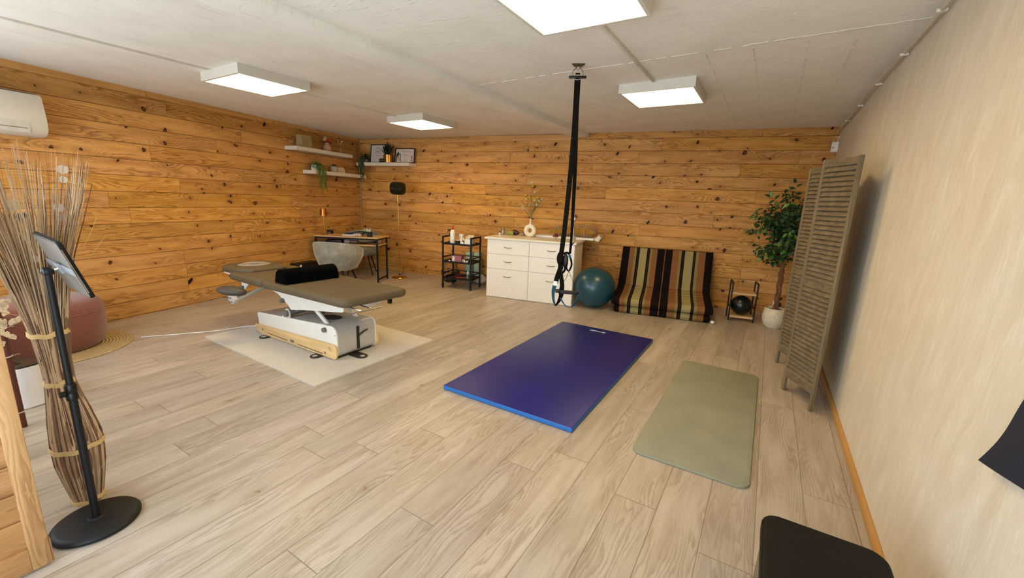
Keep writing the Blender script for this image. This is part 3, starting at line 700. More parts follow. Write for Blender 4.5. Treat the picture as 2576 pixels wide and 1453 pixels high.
MB().box(-.035, .035, -.03, .0, .287, .290, bev=.001).build('lid_button', m_blackp, r)
MB().prism(rr3(.118, .090, .066), 0, .009, 'xy').build('foot_ring', m_tgrey, r)
r = thing('garland_stand', 'dark red wooden pole tied with pale cords beside the pine shutter', 'pole', (-3.658, .419, 0))
MB().cyl((0, 0, 0), (.0, .0, 1.35), .013, n=14).build('pole', mat('mahogany_stain', '5a2a1e', .5, var=.2), r)
for z in (.10, .45, .62, .80):
    mb = MB(); mb.tube([(.016*math.cos(2*PI*k/14), .016*math.sin(2*PI*k/14), z+.004*math.sin(2*PI*k/14)) for k in range(14)], .003, 6, closed=True); mb.tube([(.0, .016, z), (.0, .034, z+.006), (.004, .045, z+.004)], .0018, 5)
    mb.build('cord_tie', mat('pale_cord', 'c9c0ae', .7), r)
# garland of pleated paper petals
r = thing('paper_garland', 'garland of cream pleated paper petals hanging beside the pine shutter', 'garland', (-2.92, .33, .80))
rg = random.Random(4); m_pet = mat('cream_paper_petal', 'f3e6cf', .7, var=.05)
mb = MB(); spots = [(.353, .911), (.360, .895), (.371, .898), (.345, .885), (.351, .868), (.370, .852), (.392, .84), (.344, .829), (.352, .806), (.385, .806), (.330, .756), (.335, .73), (.345, .74), (.320, .86), (.325, .82), (.318, .90), (.31, .78), (.372, .822)]
for y, z in spots:
    a = rg.uniform(-.5, .5); sz = rg.uniform(.020, .027); n = 7; c = Vector((rg.uniform(-.02, .02), y-.33, z-.80)); pts = []
    b = bmesh.new(); ap = b.verts.new(c)
    sgn = rg.choice((-1, 1)); ring = []
    for k in range(n+1):
        q = -0.9+1.8*k/n+a; ring.append(b.verts.new(c+Vector(((.004 if k % 2 else -.004), -sgn*sz*math.cos(q)*1.25, sz*math.sin(q)))))
    for k in range(n): b.faces.new((ap, ring[k], ring[k+1]))
    bmesh.ops.solidify(b, geom=list(b.faces), thickness=.0006); mb._add(b)
mb.build('petals', m_pet, r, smooth=False)
mb = MB(); mb.tube([(0, -.06, .145), (0, .0, .125), (0, .05, .12), (0, .085, .128)], .0012, 5); mb.tube([(0, -.06, .10), (0, .0, .068), (0, .055, .04), (0, .09, .045)], .0012, 5); mb.tube([(0, -.06, .03), (0, .0, -.02), (0, .06, .006), (0, .09, .02)], .0012, 5); mb.tube([(0, -.045, .17), (0, -.04, .0), (.0, -.03, -.08)], .0012, 5)
mb.build('string', m_raf, r)
# white tub seat glimpsed behind the twigs
r = thing('shell_seat', 'white curved shell seat with dark underside behind the garland', 'chair', (-4.82, .10, 0), math.radians(30))
def shell(u, v):
    a = -2.2+4.4*u; rr_ = .23+.05*v; return (rr_*math.cos(a), rr_*math.sin(a), .40+.30*v*(.55+.45*math.cos(a*.7)))
mb = MB(); mb.surf(shell, 30, 8, th=.012); mb.lathe([(0, .39), (.2, .39), (.235, .41), (.0, .40)], n=30); mb.build('seat_shell', mat('white_shell', 'dcd8d4', .4), r)
MB().lathe([(0, .345), (.17, .345), (.22, .385), (0, .385)], n=28).build('seat_base', mat('dark_brown_frame', '2a1613', .5), r)
for a in (0.8, 2.4, 3.9, 5.5): MB().cyl((.13*math.cos(a), .13*math.sin(a), .36), (.2*math.cos(a), .2*math.sin(a), 0), .012, .009, n=10).build('leg', mat('dark_brown_frame', '2a1613', .5), r)

# ================================================================= AIR CONDITIONER, HOOK (left wall)
def on_left(s, d, z): return LW(s, d, z)
r = thing('air_conditioner', 'white wall mounted air conditioner high on the left pine wall', 'air conditioner', LW(-.44, 0, 1.84), PHI)
prof = [(-.005, .0), (-.005, .36), (-.17, .355), (-.19, .335), (-.212, .15), (-.208, .07), (-.185, .025), (-.14, .0)]
MB().prism(prof, 0, .84, 'yz', bev=.006, seg=3).build('housing', mat('ac_white_plastic', 'd8d2c6', .4, var=.01), r)
MB().prism([(-.2135, .11), (-.2105, .06), (-.195, .025), (-.192, .026), (-.207, .06), (-.210, .11)], .02, .72, 'yz').build('air_flap', mat('ac_flap', 'cdc8ba', .4), r)
MB().box(.02, .70, -.2125, -.208, .058, .063).build('flap_gap', m_dkpl, r)
MB().box(.01, .81, -.165, -.03, .360, .364).build('top_grille', m_dkpl, r)
r = thing('wall_bracket', 'small black bracket on the pine wall seen through the twigs', 'bracket', LW(.10, 0, 1.10), PHI)
MB().prism([(0, .05), (.10, .07), (.115, .05), (.10, .0), (.085, -.02), (.05, .015), (.02, .02)], -.05, 0, 'xz', bev=.004).build('bracket_plate', m_black, r)

# ================================================================= WALL SHELVES (left wall)
m_shelf = mat('white_shelf_laminate', 'd9d2c4', .45, var=.01)
def lshelf(s0, s1, z0, z1, d, label):
    r = thing('floating_shelf', label, 'shelf', LW(s0, 0, z0), PHI, 'white floating shelves')
    MB().box(0, s1-s0, -d, 0, 0, z1-z0, bev=.002).build('shelf_board', m_shelf, r, smooth=False); return r
lshelf(3.17, 4.42, 2.070, 2.126, .235, 'upper white floating shelf on the left pine wall holding two bud vases')
lshelf(3.50, 4.78, 1.740, 1.797, .235, 'lower white floating shelf on the left pine wall with the hanging plant')
r = thing('floating_shelf', 'white floating shelf on the back pine wall holding two framed certificates', 'shelf', BW(-5.555, BDEP, 1.962), TH, 'white floating shelves')
MB().box(0, 1.145, -.24, 0, 0, .057, bev=.002).build('shelf_board', m_shelf, r, smooth=False)
Z1, Z2, Z3 = 2.127, 1.798, 2.020
# ribbed candle box
r = thing('ribbed_box', 'square ribbed beige box standing on the upper left shelf', 'box', LW(3.44, .12, Z1), PHI)
mb = MB()
for k in range(18): 
    x = -.10+.0118*k; mb.cyl((x, -.05, 0), (x, -.05, .185), .0055, n=8); mb.cyl((x, .05, 0), (x, .05, .185), .0055, n=8)
mb.box(-.10, .10, -.048, .048, 0, .183); mb.build('ribbed_shell', mat('ribbed_beige', 'a58e5f', .6, var=.15), r)
# vases with flowers
m_clay = mat('pale_clay', 'c39a80', .6, var=.1); m_clay2 = mat('tan_clay', 'b07f57', .6, var=.1)
m_orange = mat('orange_petal', 'd8552a', .6, var=.2); m_peach = mat('peach_petal', 'd9a27f', .6, var=.2); m_cream = mat('cream_petal', 'e6d8b6', .6, var=.12); m_dkleaf = mat('dark_leaf', '27301e', .6, var=.3)
def bloom(mb, c, R, n, rnd, flat=.5):
    for k in range(n):
        a = rnd.uniform(0, 2*PI); e = rnd.uniform(.1, 1.3)
        d = Vector((math.cos(a)*math.cos(e), math.sin(a)*math.cos(e), math.sin(e)))
        mb.leaf(Vector(c)+d*R*.1, d, R, R*.75, (0, 0, 1), curve=-.25)
rf = random.Random(21)
r = thing('bud_vase', 'round pale clay vase of orange and peach flowers on the upper left shelf', 'vase', LW(3.93, .12, Z1), PHI)
MB().lathe([(0, 0), (.045, 0), (.066, .025), (.070, .05), (.058, .085), (.035, .115), (.028, .135), (.031, .140), (.024, .140), (.022, .12), (0, .11)], n=28).build('vase_body', m_clay, r)
mb = MB(); bloom(mb, (.055, -.01, .150), .062, 34, rf); mb.build('orange_flower', m_orange, r)
mb = MB(); bloom(mb, (-.055, -.005, .152), .052, 26, rf); mb.build('peach_flower', m_peach, r)
mb = MB(); bloom(mb, (-.03, .0, .185), .045, 16, rf); mb.build('cream_flower', m_cream, r)
mb = MB()
for k in range(12): a = rf.uniform(0, 2*PI); mb.leaf((0, 0, .145), (math.cos(a)*1.2, math.sin(a)*.6, .12), .125, .03, (0, 0, 1))
mb.tube([(0, 0, .1), (0, 0, .16)], .004, 6); mb.build('foliage', m_dkleaf, r)
r = thing('bud_vase', 'slim tan clay vase with small white dried flowers on the upper left shelf', 'vase', LW(4.25, .12, Z1), PHI)
MB().lathe([(0, 0), (.026, 0), (.033, .02), (.030, .045), (.014, .075), (.011, .10), (.013, .105), (0, .10)], n=24).build('vase_body', m_clay2, r)
mb = MB(); mb2 = MB()
for k in range(7):
    a = rf.uniform(0, 2*PI); p = Vector((.045*math.cos(a), .03*math.sin(a), rf.uniform(.13, .21))); mb.tube([(0, 0, .09), p*.6+Vector((0, 0, .05)), p], .0015, 5); bloom(mb2, p, .02, 7, rf)
mb.tube([(0, 0, .1), (-.01, 0, .18), (-.02, 0, .24)], .0015, 5); mb.build('stems', m_clay2, r); mb2.build('white_flowers', m_cream, r)
# hanging plants
def trailing(name, label, loc, rz, zlen, wid, seed, col, leafl, leafw, potr, n_strands, lean=0.0):
    rnd = random.Random(seed); r = thing(name, label, 'plant', loc, rz)
    MB().lathe([(0, 0), (potr*.75, 0), (potr, .02), (potr, .085), (potr*.9, .09), (potr*.86, .075), (0, .07)], n=22).build('pot', m_dkpl if potr < .05 else m_white, r)
    lf = MB(); st = MB()
    for k in range(150):
        a = rnd.uniform(0, 2*PI); d = Vector((math.cos(a), math.sin(a)*.8, rnd.uniform(-.5, 1.2))); q = rnd.uniform(.2, 1.3)
        lf.leaf(Vector((0, -.015, .085))+d*q*.055, d, leafl*rnd.uniform(.8, 1.5), leafw*1.3, (0, 0, 1), curve=.6)
    for s in range(n_strands):
        x = wid*((s+.5)/n_strands-.5)+rnd.uniform(-.01, .01); L = zlen*rnd.uniform(.55, 1.0); pts = []; yy = -.075-rnd.uniform(0, .03); amp = rnd.uniform(.008, .022); ph = rnd.uniform(0, 6)
        pts = [(x*.3, -.01, .10), (x*.8, -.07, .12), (x, -.128+rnd.uniform(-.01, 0), .06)]
        m = 9
        for i in range(1, m+1): pts.append((x+amp*math.sin(ph+i*.9)+lean*i/m, -.137+.006*math.cos(i+ph)-.004*rnd.random(), .05-L*i/m))
        st.tube(pts, .0016, 5)
        for a, b in zip(pts[1:], pts[2:]):
            a = Vector(a); b = Vector(b); q = int(max(2, (b-a).length/.010))
            for j in range(q):
                c = a.lerp(b, j/q); an = rnd.uniform(0, 2*PI); d = Vector((math.cos(an), -abs(math.sin(an))*.8, -rnd.uniform(.5, 1.6)))
                lf.leaf(c, d, leafl*rnd.uniform(.6, 1.1), leafw*rnd.uniform(.7, 1.1), (0, -1, .3), curve=.3)
    st.build('stems', mat('vine_stem', '3a4a22', .7), r); lf.build('foliage', col, r); return r
m_tr1 = mat('trailing_green', '4a7630', .55, var=.4, vs=20); m_tr2 = mat('ivy_green', '2a4428', .5, var=.4, vs=20)
trailing('hanging_plant', 'green trailing grass-like plant spilling over the lower left shelf', LW(3.625, .115, Z2), PHI, .40, .19, 3, m_tr1, .046, .008, .05, 11, .03)
trailing('hanging_plant', 'dark trailing ivy hanging from the left end of the certificate shelf', BW(-5.43, BDEP-.12, Z3), TH, .40, .12, 8, m_tr2, .028, .020, .045, 6)
# small pot and card on lower shelf
r = thing('succulent_pot', 'small stone coloured pot with a dark succulent on the lower left shelf', 'potted plant', LW(4.08, .11, Z2), PHI)
MB().lathe([(0, 0), (.050, 0), (.062, .02), (.062, .07), (.052, .098), (.046, .10), (.044, .09), (0, .088)], n=26).build('pot', mat('stone_pot', 'b3a88c', .7, bump=.2), r)
mb = MB()
for k in range(30): a = rf.uniform(0, 2*PI); e = rf.uniform(.1, 1.0); mb.leaf((0, 0, .09), (math.cos(a), math.sin(a), e), .062, .022, (0, 0, 1), curve=-.2)
mb.build('foliage', mat('succulent_leaf', '3c4734', .6), r)
r = thing('greeting_card', 'cream folded card leaning on the lower left shelf beside the stone pot', 'card', LW(4.26, .12, Z2), PHI)
M = Matrix.Rotation(math.radians(-18), 4, 'X')
MB().box(-.095, .09, -.002, .002, 0, .098, M=Matrix.Translation((0, 0, 0)) @ M).build('front_leaf', m_cream, r, smooth=False)
MB().box(-.095, .09, -.002, .002, 0, .098, M=Matrix.Translation((0, .062, 0)) @ Matrix.Rotation(math.radians(18), 4, 'X')).build('back_leaf', m_cream, r, smooth=False)
mb = MB()
for k in range(5): 
    w = .035+.02*math.sin(k*1.7); mb.box(-w, w, -.0032, -.0028, .030+.011*k, .0315+.011*k, M=M)
mb.build('faint_print', mat('faint_ink', 'a39a84', .7), r, smooth=False)

# ---- certificates, agave and block on the back shelf
m_paper = mat('certificate_paper', 'd3c8c0', .5, var=.02); m_ink = mat('grey_ink', '7d7468', .6); m_inkd = mat('dark_ink', '33221f', .6); m_frame = mat('black_frame', '0e0c10', .35)
def picture(name, label, u0, u1, h, v, lean):
    r = thing(name, label, 'framed certificate', BW((u0+u1)/2, v, Z3+.001), rot=(math.radians(-lean), 0, TH), group='framed certificates on the back shelf')
    w = (u1-u0)/2; f = .014
    mb = MB()
    for a in ((-w, w, 0, f), (-w, w, h-f, h), (-w, -w+f, f, h-f), (w-f, w, f, h-f)): mb.box(a[0], a[1], -.012, .008, a[2], a[3], bev=.0015)
    mb.build('frame', m_frame, r, smooth=False); MB().box(-w+f, w-f, -.002, .006, f, h-f).build('certificate_sheet', m_paper, r, smooth=False)
    return r, w
def lines(r, rows, m, name='printed_lines'):
    mb = MB()
    for cx2, z, hw2, hh2 in rows:
        n = max(3, int(hw2*2/.007)); rnd = random.Random(int(z*1000)+int(cx2*999))
        x = cx2-hw2
        while x < cx2+hw2-.001:
            ww = rnd.uniform(.004, .014); ww = min(ww, cx2+hw2-x); mb.box(x, x+ww*.85, -.0026, -.0021, z-hh2, z+hh2); x += ww
    mb.build(name, m, r, smooth=False)
r, w = picture('framed_certificate', 'tall black framed certificate on the back shelf, left of the agave', -5.365, -5.035, .335, BDEP-.085, 7)
lines(r, [(0, .268, .040, .005), (0, .240, .085, .002), (0, .214, .058, .005), (0, .186, .070, .003), (0, .174, .06, .002), (-.09, .135, .02, .004), (.02, .137, .055, .003), (.02, .128, .055, .0015), (-.07, .098, .04, .0015), (.05, .098, .03, .0015), (-.09, .06, .025, .0015), (.055, .052, .045, .005)], m_ink)
r, w = picture('framed_certificate', 'wide black framed certificate with dark leg drawing on the back shelf', -4.815, -4.400, .262, BDEP-.085, 7)
lines(r, [(.02, .205, .095, .004), (.015, .140, .038, .003), (.015, .11, .018, .0015), (.015, .060, .03, .0015), (.015, .036, .03, .003), (.178, .232, .006, .003)], m_ink)
sil = [[(-.150, .232-.030), (-.168, .175), (-.182, .165), (-.185, .120), (-.186, .08), (-.182, .035), (-.186, .022), (-.165, .022), (-.168, .05), (-.170, .09), (-.162, .125), (-.155, .13), (-.150, .09), (-.140, .05), (-.148, .045), (-.135, .052), (-.132, .07), (-.138, .10), (-.134, .14), (-.128, .175), (-.135, .20)],
       [(-.118, .178), (-.108, .185), (-.098, .165), (-.090, .12), (-.092, .07), (-.088, .045), (-.066, .022), (-.074, .020), (-.104, .040), (-.108, .08), (-.104, .11), (-.112, .14), (-.122, .165)]]
mb = MB()
for p in sil: mb.prism(p, -.0027, -.0021, 'xz')
mb.build('leg_drawing', m_inkd, r, smooth=False)
mb = MB(); mb.box(.136, .152, -.0027, -.0021, .078, .128); mb.lathe([(.012, -.0003), (.020, -.0003), (.020, .0003), (.012, .0003)], n=18, closed=True, M=Matrix.Rotation(PI/2, 4, 'X'), c=(.146, -.0024, .050))
mb.prism([(.134, .022), (.140, .022), (.160, .044), (.154, .046)], -.0027, -.0021, 'xz'); mb.build('red_brown_emblem', mat('red_brown_ink', '5f2419', .6), r, smooth=False)
r = thing('potted_agave', 'pointed dark agave in a ribbed gold pot on the back shelf', 'potted plant', BW(-4.93, BDEP-.13, Z3), TH)
mb = MB(); n = 64; prof = [(0, 0), (.070, 0), (.076, .005), (.078, .14), (.072, .142), (.070, .12), (0, .12)]
mb.lathe(prof, n=n)
for v in mb.bm.verts:
    q = math.hypot(v.co.x, v.co.y)
    if q > .05: a = math.atan2(v.co.y, v.co.x); k = 1+.035*math.cos(14*a); v.co.x *= k; v.co.y *= k
mb.build('ribbed_pot', m_gold, r)
mb = MB()
for a, e, L in ((2.7, 1.05, .24), (.3, 1.25, .26), (1.7, 1.35, .24), (4.4, 1.3, .20), (3.4, .9, .20), (5.6, 1.1, .2), (1.0, 1.45, .22), (2.2, 1.5, .27)):
    mb.leaf((.012*math.cos(a), .012*math.sin(a), .115), (math.cos(a)*math.cos(e), .5*math.sin(a)*math.cos(e), math.sin(e)), L, .06, (math.cos(a), math.sin(a), -.3), curve=-.12, cup=.35)
bmesh.ops.solidify(mb.bm, geom=list(mb.bm.faces), thickness=.003)
mb.build('leaves', mat('agave_leaf', '303d30', .5, var=.3), r)
r = thing('text_block', 'small black block with rows of tiny white marks before the gold pot', 'decorative block', BW(-4.995, BDEP-.222, Z3), TH)
MB().box(-.055, .055, -.006, .012, 0, .068, bev=.001).build('block', m_blackp, r, smooth=False)
mb = MB()
for k, gph in enumerate(('x|', '||', '|_', '||', '|-', '|')):
    x = -.043+.0165*k
    for g2 in gph:
        if g2 == '|': mb.box(x, x+.0015, -.0068, -.006, .043, .053); x += .005
        elif g2 == '_': mb.box(x-.004, x+.002, -.0068, -.006, .043, .0445)
        elif g2 == '-': mb.box(x-.004, x+.002, -.0068, -.006, .0475, .049)
        else: mb.box(x, x+.0015, -.0068, -.006, .043, .053); x += .004
mb.box(-.042, .042, -.0068, -.006, .029, .032); mb.build('white_marks', mat('pale_print', 'b9b0a4', .6), r, smooth=False)

# ================================================================= DESK AND ITS THINGS
DF = Vector(BW(-5.505, 5.294)); DA = math.radians(26.5); DL, DD = 1.105, .445
r = thing('desk', 'small light oak desk with black metal frame and lower shelf in the corner', 'desk', tuple(DF), DA)
dx = Vector((math.cos(DA), math.sin(DA), 0)); dy = Vector((-math.sin(DA), math.cos(DA), 0))
def DK(x, y, z=0.0): p = DF+dx*x+dy*y; return (p.x, p.y, z)
DZ = .757
MB().box(0, DL, 0, DD, .737, DZ, bev=.003).build('desktop', m_oak, r, smooth=False)
MB().box(.03, DL-.02, .03, DD-.02, .612, .630, bev=.002).build('lower_shelf', m_oak, r, smooth=False)
for x in (.012, DL-.040):
    for y in (.010, DD-.035): MB().box(x, x+.026, y, y+.026, 0, .736, bev=.002).build('leg', m_black, r, smooth=False)
mb = MB()
for y in (.012, DD-.033): mb.box(.03, DL-.03, y, y+.022, .712, .736)
for x in (.014, DL-.038): mb.box(x, x+.022, .03, DD-.03, .712, .736); mb.box(x, x+.022, .03, DD-.03, .600, .612); mb.box(x, x+.022, .03, DD-.03, .045, .067)
mb.build('frame_rails', m_black, r, smooth=False)
# table lamp
r = thing('table_lamp', 'slim brass table lamp with small copper cone shade on the desk', 'lamp', DK(.125, .13, DZ), DA)
MB().lathe([(0, 0), (.055, 0), (.057, .005), (.052, .010), (.008, .014), (0, .016)], n=32).build('base', m_gold, r)
MB().cyl((0, 0, .01), (0, 0, .40), .0055, n=12).build('stem', m_gold, r)
MB().lathe([(.060, .315), (.046, .430), (.0, .432), (0, .429), (.044, .427), (.058, .315)], n=32).build('lamp_shade', mat('copper_shade', 'b87a3c', .22, 1.0), r)
r = thing('desk_clock', 'small black rectangular clock standing at the left end of the desk', 'clock', DK(.085, .385, DZ), DA-.15)
MB().box(-.05, .05, -.025, .025, 0, .062, bev=.004).build('case', m_blackp, r)
MB().box(-.043, .043, -.0262, -.0248, .008, .054).build('face', mat('dark_face', '2a2526', .2), r, smooth=False)
mb = MB(); rnd = random.Random(2)
for k in range(9): x = -.030+.0068*k; mb.box(x, x+.005, -.0270, -.0261, .013, .013+rnd.uniform(.004, .009))
mb.build('white_marks', mat('pale_print', 'b9b0a4', .6), r, smooth=False)
# papers, folder, tape, pencil cup
def desk_item(name, label, cat, x, y, rz=0.0): return thing(name, label, cat, DK(x, y, DZ), DA+rz)
r = desk_item('paper_stack', 'loose stack of white and grey papers in the middle of the desk', 'papers', .60, .20, .05)
mb = MB(); rnd = random.Random(9)
for k in range(6): mb.box(-.15, .14, -.105, .10, .0005+.0045*k, .0045+.0045*k, M=Matrix.Rotation(rnd.uniform(-.06, .06), 4, 'Z'))
mb.build('sheets', mat('white_paper', 'cbc5c4', .6, var=.04), r, smooth=False)
MB().box(.02, .14, -.11, -.02, .0285, .034, M=Matrix.Rotation(.1, 4, 'Z')).build('cream_envelope', m_cream, r, smooth=False)
r = thing('binder', 'black open binder lying tilted on the papers on the desk', 'binder', DK(.63, .21, DZ+.036), DA+.06)
MB().prism([(-.17, 0), (.16, 0), (.165, .02), (.15, .036), (.02, .040), (-.17, .004)], -.09, .11, 'xz', bev=.003).build('cover', m_blackp, r)
r = thing('green_folder', 'pale green folder leaning up behind the black binder', 'folder', DK(.72, .345, DZ), DA)
MB().prism([(-.30, .03), (-.29, .022), (.02, .070), (.10, .002), (.115, .004), (.14, .105), (.13, .112), (.03, .112), (.0, .10)], -.012, .012, 'xz', bev=.002).build('cover', mat('sage_card', '8a9a78', .6), r)
r = desk_item('desk_organiser', 'small white open desk tray with short legs at the front of the desk', 'desk tray', .735, .055)
mb = MB(); mb.box(-.05, .05, -.03, .03, .018, .022); mb.box(-.05, .05, -.03, .03, .045, .048)
for x in (-.05, .046):
    for y in (-.03, .026): mb.box(x, x+.004, y, y+.004, 0, .048)
mb.build('tray', m_cream, r, smooth=False)
r = desk_item('pencil_cup', 'black mesh cup full of pens at the right of the desk', 'pencil cup', .925, .10)
MB().prism(rrect(-.034, .034, -.034, .034, .006, 3), 0, .085, 'xy').build('cup', m_black, r, smooth=False)
for k, (x, y, tx, ty, h, mm) in enumerate(((-.02, -.01, -.045, -.01, .135, m_white), (0, .01, .004, .0, .145, m_orange), (.01, -.01, .012, -.012, .125, m_cream), (.018, .012, .032, .02, .132, m_black), (-.012, .012, -.02, .02, .12, m_oak), (.004, -.016, .0, -.03, .12, m_white), (.002, .004, .006, .012, .155, m_peach))):
    MB().cyl((x, y, .02), (tx, ty, h), .0045, n=8).build('pen', mm, r)
r = thing('black_box', 'flat black box with papers on the desk lower shelf', 'box', DK(.30, .20, .631), DA)
MB().box(-.14, .14, -.12, .12, 0, .05, bev=.004).build('case', m_blackp, r)
r = thing('tissue_roll', 'grey and white rolled cloth on the desk lower shelf', 'cloth roll', DK(.56, .14, .631), DA)
MB().cyl((-.09, 0, .033), (.0, 0, .033), .032, n=20, bev=.004).build('pale_roll', mat('pale_grey_cloth', 'a9a3a0', .8), r); MB().cyl((.0, 0, .033), (.14, .0, .033), .030, n=20).build('dark_roll', m_dkpl, r)
o = MB().tube([DK(.70, .20, .64), DK(.78, .17, .640), DK(.86, .16, .655), DK(.93, .17, .668), DK(.99, .20, .665)], [.006, .010, .008, .006, .02], 8).build('cable_bundle', m_blackp); tag(o, 'black cable bundle with plug lying on the desk lower shelf', 'cable')

# tub chairs
m_velvet = NT('grey_velvet'); co = m_velvet.coord(); n = m_velvet.noise(co, 7, 4, .6, .3); n2 = m_velvet.noise(co, 60, 2)
m_velvet.P(Base_Color=m_velvet.ramp(n, [(.3, lin('77756b')), (.5, lin('8c8a81')), (.75, lin('a9a79d'))]), Roughness=.85, Sheen_Weight=.7, Sheen_Roughness=.4)
m_velvet.bump(m_velvet.noise(co, 400, 2), .3, .001); m_velvet = m_velvet.m
def tub_chair(label, loc, rz, m, mleg):
    r = thing('tub_chair', label, 'chair', loc, rz, 'velvet tub chairs at the desk')
    # back faces -y locally
    def sh(u, v):
        a = math.radians(-90-128+256*u); w = abs(u-.5)*2
        top = .775-.17*w**2.2; bot = .345+.05*w**3
        rr_ = .235+.085*math.sin(min(1, v*1.15)*PI/2)
        z = bot+(top-bot)*v
        return Vector((rr_*1.10*math.cos(a), rr_*math.sin(a)*1.0+.02, z))
    mb = MB(); mb.surf(sh, 40, 12, th=.035)
    bmesh.ops.bevel(mb.bm, geom=[e for e in mb.bm.edges if e.calc_face_angle(0) > 1.0], offset=.012, segments=2, affect='EDGES')
    mb.build('backrest', m, r, angle=75)
    MB().lathe([(0, .335), (.16, .335), (.225, .36), (.25, .40), (.245, .455), (.20, .475), (0, .48)], n=36).build('seat', m, r, angle=70)
    for sx in (-1, 1):
        for sy in (-1, 1): MB().cyl((sx*.13, sy*.13, .345), (sx*.22, sy*.22, 0), .014, .010, n=12).build('leg', mleg, r)
    return r
c1 = tub_chair('grey velvet tub chair pushed up to the front of the desk', (-5.36, 3.86, 0), math.radians(24), m_velvet, m_black)
c2 = copy_tree(c1); c2.location = BW(-5.30, 6.20); c2.rotation_euler = (0, 0, DA+PI+.25); c2['label'] = 'grey velvet tub chair behind the desk in the corner, seen under the desktop'
# low things against the left wall behind the treatment table
r = thing('speaker_box', 'low black box with white tag on floor by the left wall', 'box', LW(3.16, .13, 0), PHI)
MB().box(-.10, .30, -.10, .08, 0, .335, bev=.006).build('cabinet', m_blackp, r); MB().box(-.085, -.045, -.102, -.099, .275, .318).build('white_tag', m_white, r, smooth=False)
r = thing('grey_cushion', 'light grey rounded cushion standing in front of the low black box', 'cushion', LW(3.62, .30, 0), PHI)
MB().ball((0, 0, .155), 1.0, 24, sc=(.20, .05, .152)).build('cover', mat('light_grey_cloth', 'a39d98', .8), r)
# cable with plug by the desk legs
mb = MB(); mb.tube([BW(-4.70, 6.66, .12), BW(-4.68, 6.6, .02), BW(-4.64, 6.5, .006), BW(-4.58, 6.38, .006), BW(-4.50, 6.29, .006)], .004, 6)
o = mb.build('lamp_cable', m_blackp); tag(o, 'black lamp cable trailing over the floor under the desk', 'cable')

# ================================================================= FLOOR LAMP
r = thing('floor_lamp', 'brass floor lamp with smoked glass shade in the back left corner', 'floor lamp', (-5.550, 5.236, 0))
MB().lathe([(0, 0), (.130, 0), (.134, .006), (.126, .016), (.02, .030), (.012, .045), (0, .046)], n=48).build('base', m_gold, r)
MB().cyl((0, 0, .04), (0, 0, .075), .012, n=14).build('foot_collar', m_blackp, r)
MB().cyl((0, 0, .07), (0, 0, 1.36), .0085, n=14).build('pole', m_gold, r)
MB().cyl((0, 0, 1.345), (0, 0, 1.46), .0165, n=18).build('socket_tube', m_gold, r)
m_smoke = NT('smoked_ribbed_glass'); m_smoke.P(Base_Color=lin('2c2b1c'), Roughness=.12, Transmission_Weight=.55, IOR=1.2, Alpha=.93); c3 = m_smoke.sep(m_smoke.coord())
ang = m_smoke.math('ARCTAN2', c3[1], c3[0]); m_smoke.bump(m_smoke.math('SINE', m_smoke.math('MULTIPLY', ang, 60)), .5, .004); m_smoke = m_smoke.m
MB().lathe([(.02, 1.458), (.09, 1.462), (.125, 1.485), (.136, 1.53), (.136, 1.60), (.125, 1.645), (.09, 1.668), (.05, 1.672), (.045, 1.668), (.085, 1.662), (.119, 1.641), (.130, 1.60), (.130, 1.53), (.119, 1.489), (.085, 1.468), (.02, 1.464)], n=48).build('lamp_shade', m_smoke, r)
MB().lathe([(0, 1.46), (.018, 1.46), (.020, 1.50), (.012, 1.53), (.030, 1.56), (.030, 1.60), (0, 1.62)], n=18).build('bulb', mat('pearl_bulb', 'c9bfa0', .3), r)

# ================================================================= BASKET, PAPER ROLLS, TROLLEY
m_wick = mat('wicker', '9a713b', .8, var=.4, vs=40, bump=.4, bs=60); m_wickb = mat('black_wicker', '16110f', .7, var=.3, vs=40)
r = thing('wicker_basket', 'round wicker lantern basket with black base behind the trolley', 'basket', BW(-3.52, 6.36), TH)
rb = random.Random(14); mb = MB(); mb2 = MB()
def rp(z): return .118+.0*z if z > .2 else .118+.035*math.sin(PI*min(1, (.22-z)/.22)*.75)
for k in range(70):
    a = rb.uniform(0, 2*PI); da = rb.uniform(-.9, .9); pts = []
    for i in range(8): z = .15+.30*i/7; pts.append((.118*math.cos(a+da*i/7), .118*math.sin(a+da*i/7), z))
    mb.tube(pts, .0032, 4)
for z in (.17, .30, .447): mb.tube([(.119*math.cos(2*PI*k/40), .119*math.sin(2*PI*k/40), z) for k in range(40)], .005, 6, closed=True)
mb.build('wicker_cylinder', m_wick, r)
for k in range(44):
    a = rb.uniform(0, 2*PI); da = rb.uniform(-1.0, 1.0); pts = []
    for i in range(9): q = i/8; z = .008+.185*q; R_ = .095+.062*math.sin(q*PI*.55); pts.append((R_*math.cos(a+da*q), R_*math.sin(a+da*q), z))
    mb2.tube(pts, .004, 5)
mb2.lathe([(0, 0), (.10, 0), (.10, .012), (0, .012)], n=30); mb2.tube([(.157*math.cos(2*PI*k/40), .157*math.sin(2*PI*k/40), .193) for k in range(40)], .006, 6, closed=True)
bb = mb2.build('black_bowl', m_wickb, r)
m_mint = mat('mint_paper', '9fb8a6', .85, var=.05); m_wp = mat('white_tissue', 'cfc8bc', .85, var=.04)
for i, (u, v, mm, lb) in enumerate(((-3.235, 6.52, m_mint, 'left one of the two tall mint paper rolls standing behind the black trolley'), (-3.085, 6.545, m_mint, 'right one of the two tall mint paper rolls standing behind the black trolley'))):
    r = thing('paper_roll', lb, 'paper roll', BW(u, v), TH, 'mint paper rolls behind the trolley')
    MB().lathe([(.018, .004), (.066, .004), (.068, .01), (.068, .52), (.066, .526), (.018, .526)], n=28, closed=True).build('paper', mm, r)
    MB().lathe([(.016, 0), (.019, 0), (.019, .53), (.016, .53)], n=18, closed=True).build('core', m_wp, r)
